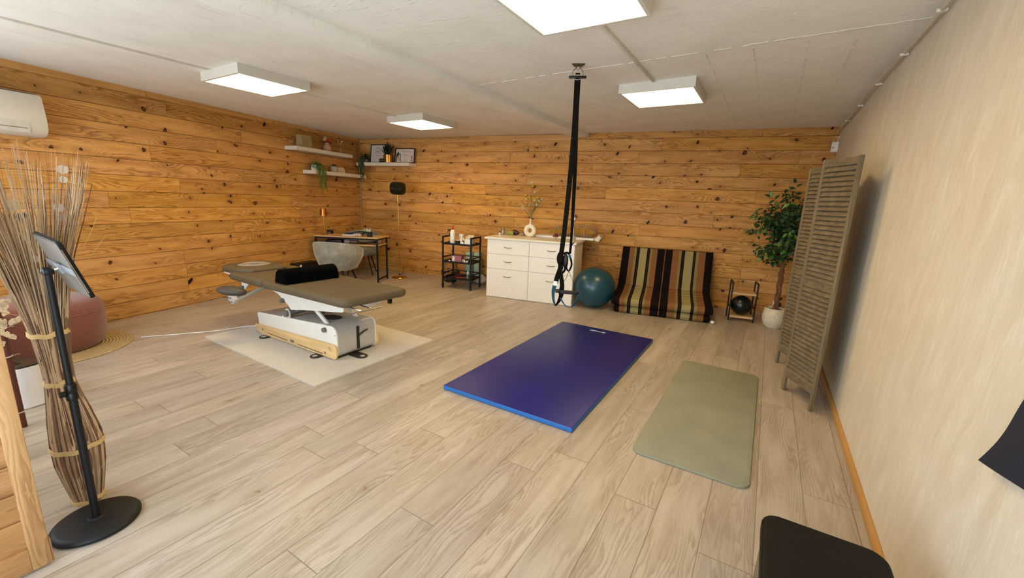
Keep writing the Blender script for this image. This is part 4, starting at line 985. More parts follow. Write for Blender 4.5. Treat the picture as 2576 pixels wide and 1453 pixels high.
r = thing('tissue_bag', 'crumpled white plastic wrapped rolls on floor between trolley and dresser', 'plastic bag', BW(-2.98, 6.42), TH)
mb = MB(); mb.ball((0, 0, .085), 1.0, 22, sc=(.12, .07, .085)); rb = random.Random(3)
for v in mb.bm.verts: v.co *= 1+rb.uniform(-.07, .07)
for v in mb.bm.verts: v.co.z = max(0.001, v.co.z)
mb.build('bag', mat('white_plastic_film', 'c9c3b6', .4), r)
# trolley
TU, TV = -3.385, 5.83
r = thing('trolley', 'black metal three tier trolley on castors beside the white dresser', 'trolley', BW(TU, TV), TH)
tw, td = .525, .365
for x in (0, tw-.024):
    for y in (0, td-.024):
        MB().box(x, x+.024, y, y+.024, .065, .845, bev=.003).build('post', m_black, r, smooth=False)
        c = MB(); xx, yy = x+.012, y+.012; c.cyl((xx-.012, yy, .026), (xx+.012, yy, .026), .026, n=22, bev=.004); w_ = MB(); w_.box(xx-.018, xx+.018, yy-.018, yy+.018, .048, .066, bev=.003)
        ws = w_.build('castor', m_blackp, r); cw = c.build('wheel', m_rub, ws)
for z, nm in ((.715, 'top_tray'), (.425, 'middle_tray'), (.160, 'bottom_tray')):
    mb = MB(); mb.box(.02, tw-.02, .02, td-.02, z, z+.006)
    for a in ((.02, tw-.02, .002, .02), (.02, tw-.02, td-.022, td-.004), (.002, .02, .02, td-.02), (tw-.022, tw-.004, .02, td-.02)): mb.box(a[0], a[1], a[2], a[3], z-.004, z+.024)
    mb.build(nm, m_black, r, smooth=False)
    if z < .7: MB().box(.02, tw-.02, td-.018, td-.006, z+.075, z+.09).box(.004, .018, .02, td-.02, z+.075, z+.09).box(tw-.018, tw-.006, .02, td-.02, z+.075, z+.09).build('guard_rail', m_black, r, smooth=False)
for x in (0, tw-.024): MB().box(x, x+.024, .02, td-.02, .822, .845, bev=.002).build('handle', m_black, r, smooth=False)
def TR(x, y, z): return BW(TU+x, TV+y, z)
T1, T2, T3 = .7215, .4315, .1665
def bottle(name, label, cat, loc, prof, m, n=22, extra=None, group=None):
    r = thing(name, label, cat, loc, TH, group); MB().lathe(prof, n=n).build('body', m, r)
    if extra: extra(r)
    return r
m_amber = mat('amber_liquid_label', 'b98a3a', .5, var=.1); m_red = mat('red_plastic', 'b8352a', .4)
def ex(r):
    MB().lathe([(0, .04), (.031, .04), (.031, .115), (0, .115)], n=22).build('amber_label', m_amber, r)
    MB().box(-.045, .012, -.008, .008, .205, .225, bev=.004).box(-.012, .010, -.009, .009, .15, .21, bev=.003).build('trigger_head', m_blackp, r)
    MB().sweep([(-.030, 0, .21), (-.040, 0, .19), (-.055, 0, .168)], [(.004, -.004), (.004, .004), (-.004, .004), (-.004, -.004)]).build('trigger', m_blackp, r)
bottle('spray_bottle', 'black trigger spray bottle with amber label at the left of the trolley top', 'spray bottle', TR(.085, .12, T1), [(0, 0), (.030, 0), (.030, .115), (.022, .14), (.011, .155), (.011, .20), (0, .20)], m_blackp, extra=ex)
def ex(r):
    MB().lathe([(0, .222), (.016, .222), (.016, .250), (.006, .252), (.006, .275), (0, .275)], n=18).build('pump_collar', m_red, r); MB().box(-.012, .030, -.006, .006, .272, .284, bev=.003).build('pump_nozzle', m_red, r)
bottle('pump_bottle', 'tall white pump bottle with red top on the trolley', 'bottle', TR(.155, .07, T1), [(0, 0), (.038, 0), (.040, .005), (.040, .19), (.032, .215), (.016, .225), (0, .225)], m_white, extra=ex)
def ex(r): MB().lathe([(0, .12), (.042, .12), (.042, .15), (0, .152)], n=22).build('lid', m_white, r)
bottle('cream_jar', 'round glass jar with pale label and white lid on the trolley top', 'jar', TR(.235, .22, T1), [(0, 0), (.038, 0), (.038, .11), (.030, .12), (0, .12)], m_cream, extra=ex)
def ex(r): MB().lathe([(0, .062), (.033, .062), (.034, .070), (0, .072)], n=22).build('lid', m_cream, r)
bottle('black_jar', 'squat black jar at the front of the trolley top', 'jar', TR(.262, .055, T1), [(0, 0), (.033, 0), (.033, .062), (0, .062)], m_blackp, extra=ex)
def ex(r): MB().cyl((0, 0, .10), (.006, 0, .155), .008, n=12).build('applicator_tip', m_white, r)
bottle('white_tube', 'slender white applicator tube on the trolley top', 'tube', TR(.322, .055, T1), [(0, 0), (.017, 0), (.017, .085), (.009, .105), (0, .105)], m_white, extra=ex)
def ex(r): MB().lathe([(0, .068), (.009, .068), (.009, .110), (0, .112)], n=14).build('dropper_cap', m_white, r); MB().box(-.013, .013, -.0232, -.0222, .01, .05).build('label', m_white, r, smooth=False)
bottle('dropper_bottle', 'small dark dropper bottle with white label on the trolley top', 'bottle', TR(.362, .045, T1), [(0, 0), (.022, 0), (.022, .052), (.010, .068), (0, .068)], m_blackp, extra=ex)
r = thing('tissue_box', 'white printed tissue box at the right of the trolley top', 'box', TR(.435, .075, T1), TH)
MB().box(-.048, .052, -.045, .045, 0, .095, bev=.002).build('carton', m_white, r, smooth=False)
mb = MB(); 
for x, z, w_, h_ in ((-.035, .076, .012, .005), (.02, .078, .014, .004), (-.03, .03, .006, .004), (-.01, .05, .03, .0015), (.0, .02, .03, .0015), (-.035, .012, .01, .004)): mb.box(x, x+w_, -.0458, -.0452, z, z+h_)
mb.build('printed_marks', m_dkpl, r, smooth=False); MB().box(.02, .052, -.03, .03, .095, .102, bev=.002).build('purple_flap', mat('lilac', '9a86b8', .5), r)
r = thing('small_carton', 'cream carton standing at the back of the trolley top', 'box', TR(.40, .25, T1), TH)
MB().box(-.055, .055, -.03, .03, 0, .14, bev=.002).build('carton', m_cream, r, smooth=False); MB().box(-.03, .01, -.0308, -.0302, .07, .078).box(-.045, -.035, -.0308, -.0302, .11, .122).build('printed_marks', m_dkpl, r, smooth=False)
def ex(r): MB().lathe([(.040, .10), (.044, .10), (.044, .112), (.038, .112)], n=24, closed=True).build('rim', m_white, r)
bottle('glass_beaker', 'clear glass tumbler at the right end of the trolley top', 'glass', TR(.455, .18, T1+.0005), [(0, 0), (.030, 0), (.034, .105), (.031, .105), (.028, .005), (0, .005)], m_glass)
def ex(r): MB().lathe([(0, .09), (.028, .09), (.028, .115), (0, .116)], n=18).build('cap', m_cream, r)
bottle('lotion_bottle', 'beige lotion bottle between the cartons at the back of the trolley', 'bottle', TR(.315, .27, T1), [(0, 0), (.030, 0), (.030, .075), (.024, .09), (0, .09)], m_oak, extra=ex)
r = thing('pink_box', 'pink box of supplies on the middle tier of the trolley', 'box', TR(.19, .15, T2), TH+.1)
MB().box(-.07, .10, -.05, .05, 0, .10, bev=.002).build('carton', mat('pink_card', 'a8606c', .5), r, smooth=False); MB().box(-.058, -.018, -.0508, -.0502, .01, .085).build('white_label', m_white, r, smooth=False)
for k, (x, y, h, mm, lb) in enumerate(((.11, .05, .028, m_white, 'small white lid lying at the front left of the trolley middle tier'), (.33, .10, .05, m_oak, 'tiny amber vial standing mid trolley, left of its neighbours'), (.35, .12, .045, m_cream, 'tiny cream vial just right of the amber vial on the trolley'), (.385, .05, .035, m_white, 'short white pot at the front of the trolley middle tier'), (.43, .045, .045, m_cream, 'square cream pot at the front right of the trolley middle tier'), (.405, .15, .085, m_green, 'green glass vial with pale cap on the trolley middle tier'), (.455, .2, .07, m_glass, 'clear glass pot at the back right of the trolley middle tier'))):
    def ex(r, h=h): MB().lathe([(0, h*.75), (.011, h*.75), (.011, h), (0, h)], n=14).build('cap', m_white, r)
    bottle('small_pot', lb, 'small pot', TR(x, y, T2), [(0, 0), (.016, 0), (.017, h*.1), (.016, h*.7), (.009, h*.8), (0, h*.8)], mm, n=16, extra=ex, group='little pots on the trolley middle tier')
r = thing('red_strap', 'coiled red and brown strap on the bottom tier of the trolley', 'strap', TR(.27, .14, T3), TH)
mb = MB(); mb.strap([(-.13, .02, .006), (-.06, -.03, .010), (.02, -.02, .008), (.09, -.03, .012), (.14, .02, .008)], .030, .008, (0, 0, 1)); mb.build('red_band', m_red, r)
mb = MB(); mb.tube([(-.05+.045*math.cos(k*.5), .01+.035*math.sin(k*.5), .022+.0015*k) for k in range(20)], .006, 6); mb.build('brown_coil', mat('dark_red_cord', '5c2420', .6), r)
def ex(r): MB().lathe([(0, .075), (.013, .075), (.012, .13), (0, .13)], n=14).build('pump_neck', m_white, r)
bottle('clear_bottle', 'clear green tinted bottle with white neck on the trolley bottom tier', 'bottle', TR(.42, .10, T3), [(0, 0), (.028, 0), (.028, .06), (.014, .078), (0, .08)], mat('green_tint_glass', '7f9480', .1, trans=.6), extra=ex)

# ================================================================= WHITE DRESSER
CU0, CU1, CV0, CV1 = -2.508, -1.190, 5.648, 6.21
r = thing('dresser', 'white dresser with six drawers and pale worktop against the back pine wall', 'dresser', BW(CU0, CV0), TH)
cw = CU1-CU0; cd_ = CV1-CV0
MB().box(0, cw, .018, cd_, .0, .872).build('carcass', m_white, r, smooth=False)
MB().box(-.040, cw+.022, -.022, cd_+.03, .872, .902, bev=.003).build('worktop', mat('worktop_white', 'e2dac9', .35, var=.03), r, smooth=False)
zs = [(.008, .434), (.439, .655), (.660, .868)]
m_hand = mat('aged_nickel', '8a7f6c', .3, .9)
for x0 in (.002, cw/2+.002):
    for z0, z1 in zs:
        d = MB().box(x0, x0+cw/2-.005, -.002, .017, z0, z1, bev=.0015).build('drawer', m_white, r, smooth=False)
        hz = .33 if z0 < .1 else (.553 if z0 < .5 else .765); xm = x0+cw/4+.0
        pts = [(xm-.062+.124*k/10, -.004-.022*math.sin(PI*k/10)**.6, hz-.006*math.sin(PI*k/10)) for k in range(11)]
        MB().tube(pts, [.0035]+[.005]*9+[.0035], 8).build('handle', m_hand, d)
WZ = .903
def WK(u, v, z=WZ): return BW(u, v, z)
# ring vase with yellow flowers
r = thing('ring_vase', 'cream ring shaped vase with a hole standing on the dresser', 'vase', WK(-1.985, 6.06), TH)
mb = MB(); n = 48; m = 16; b = bmesh.new(); R0, rr0 = .064, .034; V = []
for i in range(n):
    a = 2*PI*i/n; ring = []
    for j in range(m):
        p = 2*PI*j/m; rx = R0+rr0*math.copysign(abs(math.cos(p))**.75, math.cos(p)); y = .030*math.copysign(abs(math.sin(p))**.75, math.sin(p))
        ring.append(b.verts.new((rx*math.cos(a), y, .097+rx*math.sin(a))))
    V.append(ring)
for i in range(n):
    for j in range(m): b.faces.new((V[i][j], V[i][(j+1) % m], V[(i+1) % n][(j+1) % m], V[(i+1) % n][j]))
for v in b.verts: v.co.z = max(v.co.z, .0)
bmesh.ops.recalc_face_normals(b, faces=b.faces); mb._add(b)
mb.lathe([(.024, .182), (.016, .20), (.0125, .22), (.0125, .268), (.014, .272), (.010, .272), (.009, .2), (0, .2)], n=22)
mb.build('vase_body', mat('matt_cream_ceramic', 'e4d9c2', .6, var=.02, bump=.1, bs=200), r)
f = thing('flower_bouquet', 'airy spray of yellow and cream flowers in the cream ring vase', 'flowers', WK(-1.985, 6.06, WZ+.262), TH)
rv = random.Random(31); st = MB(); yl = MB(); cr = MB(); fo = MB()
heads = [(.012, .545-.0, 'c'), (.0, .50, 'y'), (.045, .415, 'c'), (-.085, .36, 'y'), (-.025, .325, 'y'), (-.07, .315, 'c'), (.105, .325, 'y'), (.15, .32, 'c'), (-.022, .245, 'c'), (.075, .26, 'y'), (.055, .30, 'c'), (.11, .29, 'c'), (-.11, .17, 'c'), (-.125, .20, 'c'), (.09, .235, 'c'), (-.13, .29, 'f'), (.17, .25, 'f'), (.14, .26, 'f'), (-.09, .24, 'f'), (.05, .20, 'f')]
for x, z, k in heads:
    y = rv.uniform(-.05, .05); z2 = z-.03; p = Vector((x, y, z2)); mid = Vector((x*.28, y*.3, z2*.45))
    st.tube([(0, 0, .012), mid, p], .0014, 5)
    for q in range(22):
        c = mid.lerp(p, rv.random()); a = rv.uniform(0, 2*PI); fo.leaf(c, (math.cos(a), math.sin(a), .5), rv.uniform(.016, .030), .009, (0, 0, 1))
    if k == 'f':
        for q in range(12): fo.leaf(p+Vector((rv.uniform(-.02, .02), 0, rv.uniform(-.02, .02))), (rv.uniform(-1, 1), rv.uniform(-1, 1), rv.uniform(-.2, 1)), .028, .009, (0, 0, 1))
    else:
        hb = MB(); bloom(hb, p, .044 if k == 'y' else .034, 40, rv); hb.build('flower_head', mat('yellow_petal', 'e0b23a', .6, var=.15) if k == 'y' else m_cream, f)
st.build('stems', mat('pale_stem', '76763c', .6), f); fo.build('small_leaves', mat('olive_leaflet', '848050', .6), f)
# small things on the worktop
def ex(r): MB().lathe([(0, .052), (.013, .052), (.013, .068), (0, .068)], n=16).build('cap', m_blackp, r); MB().lathe([(.0183, .02), (.0187, .02), (.0187, .026), (.0183, .026)], n=16, closed=True).build('dark_band', m_blackp, r)
bottle('oil_vial', 'tiny white vial with black cap at the left front of the dresser', 'bottle', WK(-2.41, 5.89), [(0, 0), (.018, 0), (.018, .045), (.012, .052), (0, .052)], m_white, n=18, extra=ex)
def ex(r): MB().cyl((0, 0, .006), (0, 0, .068), .020, n=18).build('white_candle', m_white, r); MB().lathe([(0, .086), (.0335, .086), (.0335, .094), (0, .095)], n=22).build('dark_lid', m_dkpl, r)
bottle('glass_jar', 'clear glass jar with white candle at the back left of the dresser', 'jar', WK(-2.475, 6.17), [(0, 0), (.033, 0), (.033, .086), (.030, .086), (.030, .004), (0, .004)], m_glass, extra=ex)
r = thing('soap_box', 'olive green rounded tin beside the dark red one on the dresser', 'tin', WK(-2.335, 6.13), TH)
MB().box(-.058, .058, -.02, .02, 0, .068, bev=.014, seg=4).build('tin', mat('olive_tin', '8a8b34', .4), r)
r = thing('massage_stone', 'dark red rounded object behind the olive tin on the dresser', 'massager', WK(-2.27, 6.18), TH)
MB().ball((0, 0, .040), 1.0, 22, sc=(.065, .024, .040)).ball((-.02, 0, .078), .014, 12).build('body', mat('dark_burgundy', '3c1113', .35), r)
r = thing('glass_dish', 'small clear glass bowl left of the ring vase', 'bowl', WK(-2.145, 6.15), TH)
MB().lathe([(0, 0), (.028, 0), (.044, .055), (.041, .055), (.026, .004), (0, .004)], n=28).build('bowl', m_glass, r); MB().lathe([(0, .012), (.028, .012), (.036, .038), (0, .04)], n=22).build('white_contents', m_white, r)
r = thing('mushroom_lamp', 'tiny red glass mushroom lamp at the dresser front', 'lamp', WK(-1.560, 5.99), TH)
MB().lathe([(0, 0), (.022, 0), (.018, .006), (.008, .02), (.012, .035), (0, .035)], n=22).build('glass_base', mat('milky_glass', 'e9ded4', .15, trans=.4), r)
MB().lathe([(0, .032), (.042, .032), (.040, .045), (.026, .072), (.012, .080), (0, .081)], n=28).build('red_shade', mat('ruby_glass', '6d0d14', .12, coat=.5), r)
def ex(r):
    MB().lathe([(0, .002), (.0325, .002), (.0325, .075), (0, .075)], n=22).build('white_label', mat('label_white', 'e6ded2', .5), r)
    MB().lathe([(0, .275), (.0165, .275), (.0165, .295), (0, .296)], n=18).build('red_ring', m_red, r); MB().lathe([(0, .296), (.013, .296), (.012, .325), (0, .33)], n=18).build('stopper', m_white, r)
bottle('glass_bottle', 'tall clear glass bottle with red ring and white stopper behind the straps', 'bottle', WK(-1.285, 5.93), [(0, 0), (.034, 0), (.036, .01), (.036, .16), (.028, .20), (.015, .235), (.0135, .275), (.011, .275), (.012, .235), (.025, .2), (.032, .16), (.032, .012), (0, .01)], m_glass, extra=ex)
# white tray with mustard cushion at the back right of the dresser
r = thing('white_tray', 'white board lying on the dresser and overhanging its right end', 'tray', WK(-1.93, 6.16), TH)
MB().box(0, .90, 0, .36, .0, .030, bev=.003).build('board', m_white, r, smooth=False)
MB().prism([(.90, .002), (.965, -.02), (1.0, .035), (.965, .085), (.925, .034), (.90, .03)], .04, .32, 'xz', bev=.004).build('hanging_flap', mat('white_cloth', 'd8cfbd', .8), r)
t = NT('mustard_corduroy'); c3 = t.sep(t.coord()); cw_ = t.math('SINE', t.math('MULTIPLY', c3[0], 2*PI/.024))
t.P(Base_Color=t.mix(t.step(cw_, -.6, .6), lin('8a5f14'), lin('c08a26')), Roughness=.9, Sheen_Weight=.4); t.bump(cw_, .8, .006); m_must = t.m
def cushion(label, u, v, sx, sy, sz, ang, tilt):
    r = thing('mustard_cushion', label, 'cushion', WK(u, v, WZ+.031), rot=(tilt, 0, TH+ang), group='mustard corduroy cushions on the tray')
    mb = MB(); b = bmesh.new(); bmesh.ops.create_cube(b, size=2); bmesh.ops.subdivide_edges(b, edges=b.edges, cuts=7, use_grid_fill=True)
    for vv in b.verts:
        x, y, z = vv.co; k = (1-abs(x)**3*.75)*(1-abs(y)**3*.75); vv.co = Vector((x*sx*(1-.08*(1-abs(y))), y*sy*(1-.08*(1-abs(x))), z*sz*(.18+.82*k)))
    mb._add(b, Matrix.Translation((0, 0, sz))); mb.build('cover', m_must, r, angle=80); return r
cushion('mustard corduroy cushion slumped at the left of the tray', -1.555, 6.36, .165, .12, .072, .05, 0)
cushion('mustard corduroy cushion bulging at the right end of the tray', -1.205, 6.35, .168, .12, .088, -.05, 0)

# ================================================================= EXERCISE BALL
m_teal = mat('teal_rubber', '16424f', .30, var=.08, vs=3)
r = thing('exercise_ball', 'large glossy teal exercise ball between the dresser and the folding mattress', 'ball', BW(-.903, 5.79, 0))
MB().ball((0, 0, .286), .285, 64).build('ball_skin', m_teal, r, angle=180)
mb = MB()
for k in range(-5, 6):
    a = k*.10; R_ = .2854*math.cos(a)
    mb.tube([(R_*math.cos(2*PI*i/64), R_*math.sin(2*PI*i/64), .2854*math.sin(a)) for i in range(64)], .0009, 4, closed=True)
bmesh.ops.transform(mb.bm, matrix=Matrix.Translation((0, 0, .286)) @ Matrix.Rotation(.5, 4, 'X') @ Matrix.Rotation(.3, 4, 'Y'), verts=mb.bm.verts)
mb.build('moulded_ribs', m_teal, r)

# ================================================================= FOLDING MATTRESS
t = NT('striped_thai_cloth'); c3 = t.sep(t.coord())
uf = t.math('DIVIDE', c3[0], 1.26)
DKB, TAN, CRM, BRN, OLV = lin('150b08'), lin('7f5534'), lin('8f7f52'), lin('33200f'), lin('7b6e40')
seq = [(0, DKB), (.083, TAN), (.14, CRM), (.167, DKB), (.176, BRN), (.19, DKB), (.20, OLV), (.285, DKB), (.295, BRN), (.31, DKB), (.32, CRM), (.34, TAN), (.40, DKB), (.484, TAN), (.490, DKB), (.57, TAN), (.64, CRM), (.667, DKB), (.677, BRN), (.69, DKB), (.70, OLV), (.79, DKB), (.80, BRN), (.812, DKB), (.82, CRM), (.85, TAN), (.92, DKB)]
base = t.ramp(uf, seq, 'CONSTANT')
ispat = t.ramp(uf, [(0, (0, 0, 0)), (.20, (1, 1, 1)), (.285, (0, 0, 0)), (.70, (1, 1, 1)), (.79, (0, 0, 0))], 'CONSTANT')
iscrm = t.ramp(uf, [(0, (0, 0, 0)), (.14, (1, 1, 1)), (.167, (0, 0, 0)), (.32, (1, 1, 1)), (.34, (0, 0, 0)), (.64, (1, 1, 1)), (.667, (0, 0, 0)), (.82, (1, 1, 1)), (.85, (0, 0, 0))], 'CONSTANT')
sv_ = t.math('ADD', c3[1], c3[2])
dg = t.math('MULTIPLY', t.math('SINE', t.math('MULTIPLY', t.math('ADD', c3[0], sv_), 2*PI/.024)), t.math('SINE', t.math('MULTIPLY', t.math('SUBTRACT', c3[0], sv_), 2*PI/.024)))
base = t.mix(t.math('MULTIPLY', ispat, t.math('MULTIPLY', t.step(dg, -.05, .12), .75)), base, lin('b9ae80'))
ck = t.n('ShaderNodeTexChecker'); ck.inputs['Scale'].default_value = 110; t.set(ck.inputs[0], t.comb(c3[0], sv_))
base = t.mix(t.math('MULTIPLY', iscrm, t.math('MULTIPLY', ck.outputs['Fac'], .6)), base, lin('4a4a22'))
t.P(Base_Color=base, Roughness=.9, Specular_IOR_Level=.12); t.bump(t.noise(t.coord(), 500, 2), .3, .001); m_thai = t.m
r = thing('folding_mattress', 'striped brown and gold folding mattress propped against the back pine wall', 'mattress', BW(-.635, 5.60), TH)
WM = 1.26
def pad_profile(path, th, roll):
    """closed outline of a padded slab following a centre path, with stitched rolls"""
    P = []
    for a, b2 in zip(path, path[1:]):
        a = Vector(a); b2 = Vector(b2); n = max(1, int((b2-a).length/.012))
        for k in range(n): P.append(a.lerp(b2, k/n))
    P.append(Vector(path[-1])); s = 0; up = []; dn = []
    for i, p in enumerate(P):
        if i: s += (p-P[i-1]).length
        tng = (P[min(i+1, len(P)-1)]-P[max(i-1, 0)]).normalized(); nn = Vector((-tng.y, tng.x))
        k = abs(math.sin(PI*s/roll))**.5; h = th/2*(.60+.40*k)
        endk = min(1, (s+.004)/.03); up.append(p+nn*h*endk**.5); dn.append(p-nn*h*endk**.5)
    up.append(P[-1]+(P[-1]-P[-2]).normalized()*.02)
    return [tuple(v) for v in up]+[tuple(v) for v in reversed(dn)]
def slab(path, th, roll, x0, x1, name):
    prof = pad_profile(path, th, roll); mb = MB(); b = bmesh.new(); xs = [x0, x0+.012, x0+.035, x1-.035, x1-.012, x1]; ks = [.55, .85, 1, 1, .85, .55]
    cen = []
    n = len(prof); half = n//2
    rings = []
    for x, k in zip(xs, ks):
        ring = []
        for i, (y, z) in enumerate(prof):
            j = n-1-i; my, mz = (y+prof[j][0])/2, (z+prof[j][1])/2
            ring.append(b.verts.new((x, my+(y-my)*k, mz+(z-mz)*k)))
        rings.append(ring)
    for a, c in zip(rings, rings[1:]):
        for i in range(n): b.faces.new((a[i], a[(i+1) % n], c[(i+1) % n], c[i]))
    b.faces.new(list(reversed(rings[0]))); b.faces.new(rings[-1]); bmesh.ops.recalc_face_normals(b, faces=b.faces)
    mb._add(b); return mb.build(name, m_thai, r, angle=70)
slab([(.04, .052), (.78, .052)], .100, .10, .035, WM-.02, 'bottom_cushion')
slab([(.0, .158), (.10, .168), (.40, .190), (.70, .235)], .110, .115, 0, WM, 'seat_cushion')
slab([(.715, .215), (.78, .34), (.86, .52), (.965, .795)], .085, .068, .0, WM, 'back_cushion')
MB().box(WM-.012, WM+.028, .03, .045, .012, .045, bev=.002).build('care_label', m_white, r)

# ================================================================= LITTLE RACK AND BLACK BALL
r = thing('small_rack', 'small black metal rack with two oak shelves by the back wall', 'shelf rack', BW(.846, 5.970), TH)
rw, rd, rh = .305, .232, .515
for x in (0, rw-.016):
    for y in (0, rd-.016): MB().box(x, x+.016, y, y+.016, 0, rh, bev=.002).build('post', m_black, r, smooth=False)
    MB().box(x, x+.016, .01, rd-.01, rh-.016, rh, bev=.002).build('top_rail', m_black, r, smooth=False)
    MB().box(x+.002, x+.014, .01, rd-.01, .175, .190).build('side_rail', m_black, r, smooth=False)
for z in (.055, .365): MB().box(.014, rw-.014, .004, rd-.004, z, z+.014, bev=.001).box(.014, rw-.014, .004, .016, z-.012, z).build('shelf_board', m_oak, r, smooth=False)
r = thing('fitness_ball', 'small glossy black ball resting on the bottom shelf of the little rack', 'ball', BW(.998, 6.085, .070), TH)
MB().ball((0, 0, .128), .128, 48).build('ball_skin', mat('black_rubber_gloss', '0c1012', .28), r, angle=180)
mb = MB()
for k in range(-4, 5): a = k*.12; R_ = .1283*math.cos(a); mb.tube([(R_*math.cos(2*PI*i/48), R_*math.sin(2*PI*i/48), .128+.1283*math.sin(a)) for i in range(48)], .0006, 4, closed=True)
mb.build('moulded_ribs', mat('black_rubber_gloss', '0c1012', .28), r)

# ================================================================= FICUS
r = thing('ficus_tree', 'artificial ficus tree with twisted trunk in a rough white pot', 'potted tree', (.215, 6.035, 0))
MB().lathe([(0, 0), (.085, 0), (.105, .02), (.128, .09), (.132, .15), (.120, .215), (.116, .245), (.106, .248), (.100, .225), (0, .22)], n=40).build('pot', mat('rough_stone_white', 'cdc3ab', .85, var=.12, vs=30, bump=1.0, bs=45), r)
MB().lathe([(0, .222), (.098, .222), (.06, .232), (0, .235)], n=24).build('soil', mat('coir', '6e4a24', .9, bump=.8, bs=60), r)
mb = MB(); rq = random.Random(17)
for s in range(4):
    ph = s*PI/2; pts = []; rad = []
    for k in range(26):
        z = .20+.78*k/25; a = ph+z*8.5; q = .016 if s else .010
        pts.append((q*math.cos(a)-.0*z, q*math.sin(a), z)); rad.append(.015-.003*k/25)
    mb.tube(pts, rad, 8)
for s in range(3):
    pts = []
    for k in range(30): z = .22+.5*k/29; a = s*2.1-z*14; pts.append((.031*math.cos(a), .031*math.sin(a), z))
    mb.tube(pts, .0035, 6)
br_ends = []
for k in range(58):
    a = rq.uniform(0, 2*PI); el = rq.uniform(-.35, 1.35); L = rq.uniform(.22, .44)
    s0 = Vector((0, 0, rq.uniform(.82, 1.38))); d = Vector((math.cos(a)*math.cos(el), math.sin(a)*math.cos(el), math.sin(el)))
    if s0.x+d.x*L > .30: L *= .30/(s0.x+d.x*L)
    e = s0+d*L; e.z -= .10*(1-math.sin(max(0, el)))*L; mid = s0.lerp(e, .5)+Vector((0, 0, .04))
    mb.tube([s0, mid, e], [.004, .003, .0015], 5); br_ends.append((s0, mid, e))
mb.tube([(0, 0, 1.0), (-.02, 0, 1.35), (.0, .0, 1.62), (-.005, .0, 1.76)], [.006, .004, .003, .0015], 5); mb.tube([(-.02, 0, 1.25), (-.10, -.02, 1.42), (-.19, -.04, 1.56), (-.25, -.04, 1.60)], [.004, .003, .002, .001], 5)
mb.build('trunk', mat('ficus_bark', '6b4527', .85, var=.3, vs=30, bump=.5, bs=60), r)
lf = MB(); nl = 0
def leafp(c, d, L):
    lf.leaf(c, d, L, L*.52, (rq.uniform(-.4, .4), rq.uniform(-.9, .1), rq.uniform(.2, 1)), curve=rq.uniform(.1, .5), mi=(1 if rq.random() < .16 else 0))
for s0, mid, e in br_ends:
    for j in range(44):
        tq = rq.uniform(.15, 1.08); c = s0.lerp(mid, tq*2) if tq < .5 else mid.lerp(e, tq*2-1)
        c = c+Vector((rq.uniform(-.05, .05), rq.uniform(-.05, .05), rq.uniform(-.06, .05)))
        a = rq.uniform(0, 2*PI); od = Vector((c.x, c.y, 0)); d = Vector((math.cos(a), math.sin(a), rq.uniform(-1.0, .2)))+od*2.0
        if math.hypot(c.x, c.y) > .40 or c.x > .28 or c.z > 1.72: continue
        leafp(c, d, rq.uniform(.046, .078))
for (x, y, z, dx_, dz_) in ((-.02, 0, 1.76, -.3, 1), (.0, 0, 1.72, .8, .8), (-.01, 0, 1.70, -.9, .3), (0, 0, 1.64, .9, .1), (.0, 0, 1.60, 1, -.3), (0, 0, 1.58, .7, .4), (-.01, 0, 1.60, -.8, -.1), (-.02, 0, 1.52, -.9, -.2), (0, 0, 1.50, .9, -.5), (-.25, -.04, 1.60, -.8, .5), (-.24, -.04, 1.60, -.2, 1), (-.20, -.04, 1.56, -.9, -.3), (-.18, -.04, 1.55, .2, -1), (-.14, -.03, 1.49, -.6, -.8), (-.11, -.03, 1.43, .5, -.6), (-.20, -.03, 1.57, .5, .7), (-.12, -.03, 1.46, -1, .1)):
    for q in range(2): leafp(Vector((x, y, z)), Vector((dx_, rq.uniform(-.5, .3), dz_+rq.uniform(-.3, .3))), rq.uniform(.06, .08))
fo_ = lf.build('foliage', [m_green, mat('light_leaf', '4f7a33', .4, var=.2)], r)

# ================================================================= FOLDING SCREEN
m_scr = NT('weathered_wood'); co = m_scr.coord(); c3 = m_scr.sep(co)
nf = m_scr.noise(m_scr.comb(m_scr.math('MULTIPLY', c3[0], 8.0), m_scr.math('MULTIPLY', c3[1], 8.0), m_scr.math('MULTIPLY', c3[2], 60.0)), 2.0, 4, .65)
nb = m_scr.noise(co, 14, 3)
m_scr.P(Base_Color=m_scr.mix(m_scr.step(nb, .4, .7), m_scr.ramp(nf, [(.3, lin('4a3e2d')), (.55, lin('675840')), (.75, lin('7d6d54'))]), lin('736246'), 'MIX'), Roughness=.8)
m_scr.bump(nf, .4, .003); m_scr = m_scr.m
m_scr2 = NT('weathered_stile'); co = m_scr2.coord(); c3 = m_scr2.sep(co)
nf = m_scr2.noise(m_scr2.comb(m_scr2.math('MULTIPLY', c3[0], 70.0), m_scr2.math('MULTIPLY', c3[1], 70.0), m_scr2.math('MULTIPLY', c3[2], 3.0)), 1.0, 4, .65)
m_scr2.P(Base_Color=m_scr2.ramp(nf, [(.3, lin('574a36')), (.55, lin('73644b')), (.75, lin('87775a'))]), Roughness=.8); m_scr2.bump(nf, .4, .003); m_scr2 = m_scr2.m
FR = thing('folding_screen', 'grey brown weathered louvred folding screen standing by the right wall', 'folding screen', (.35, 4.1, 0))
SP = [(.242, 4.625), (.435, 4.262), (.282, 3.925), (.460, 3.577)]
HS = 1.82
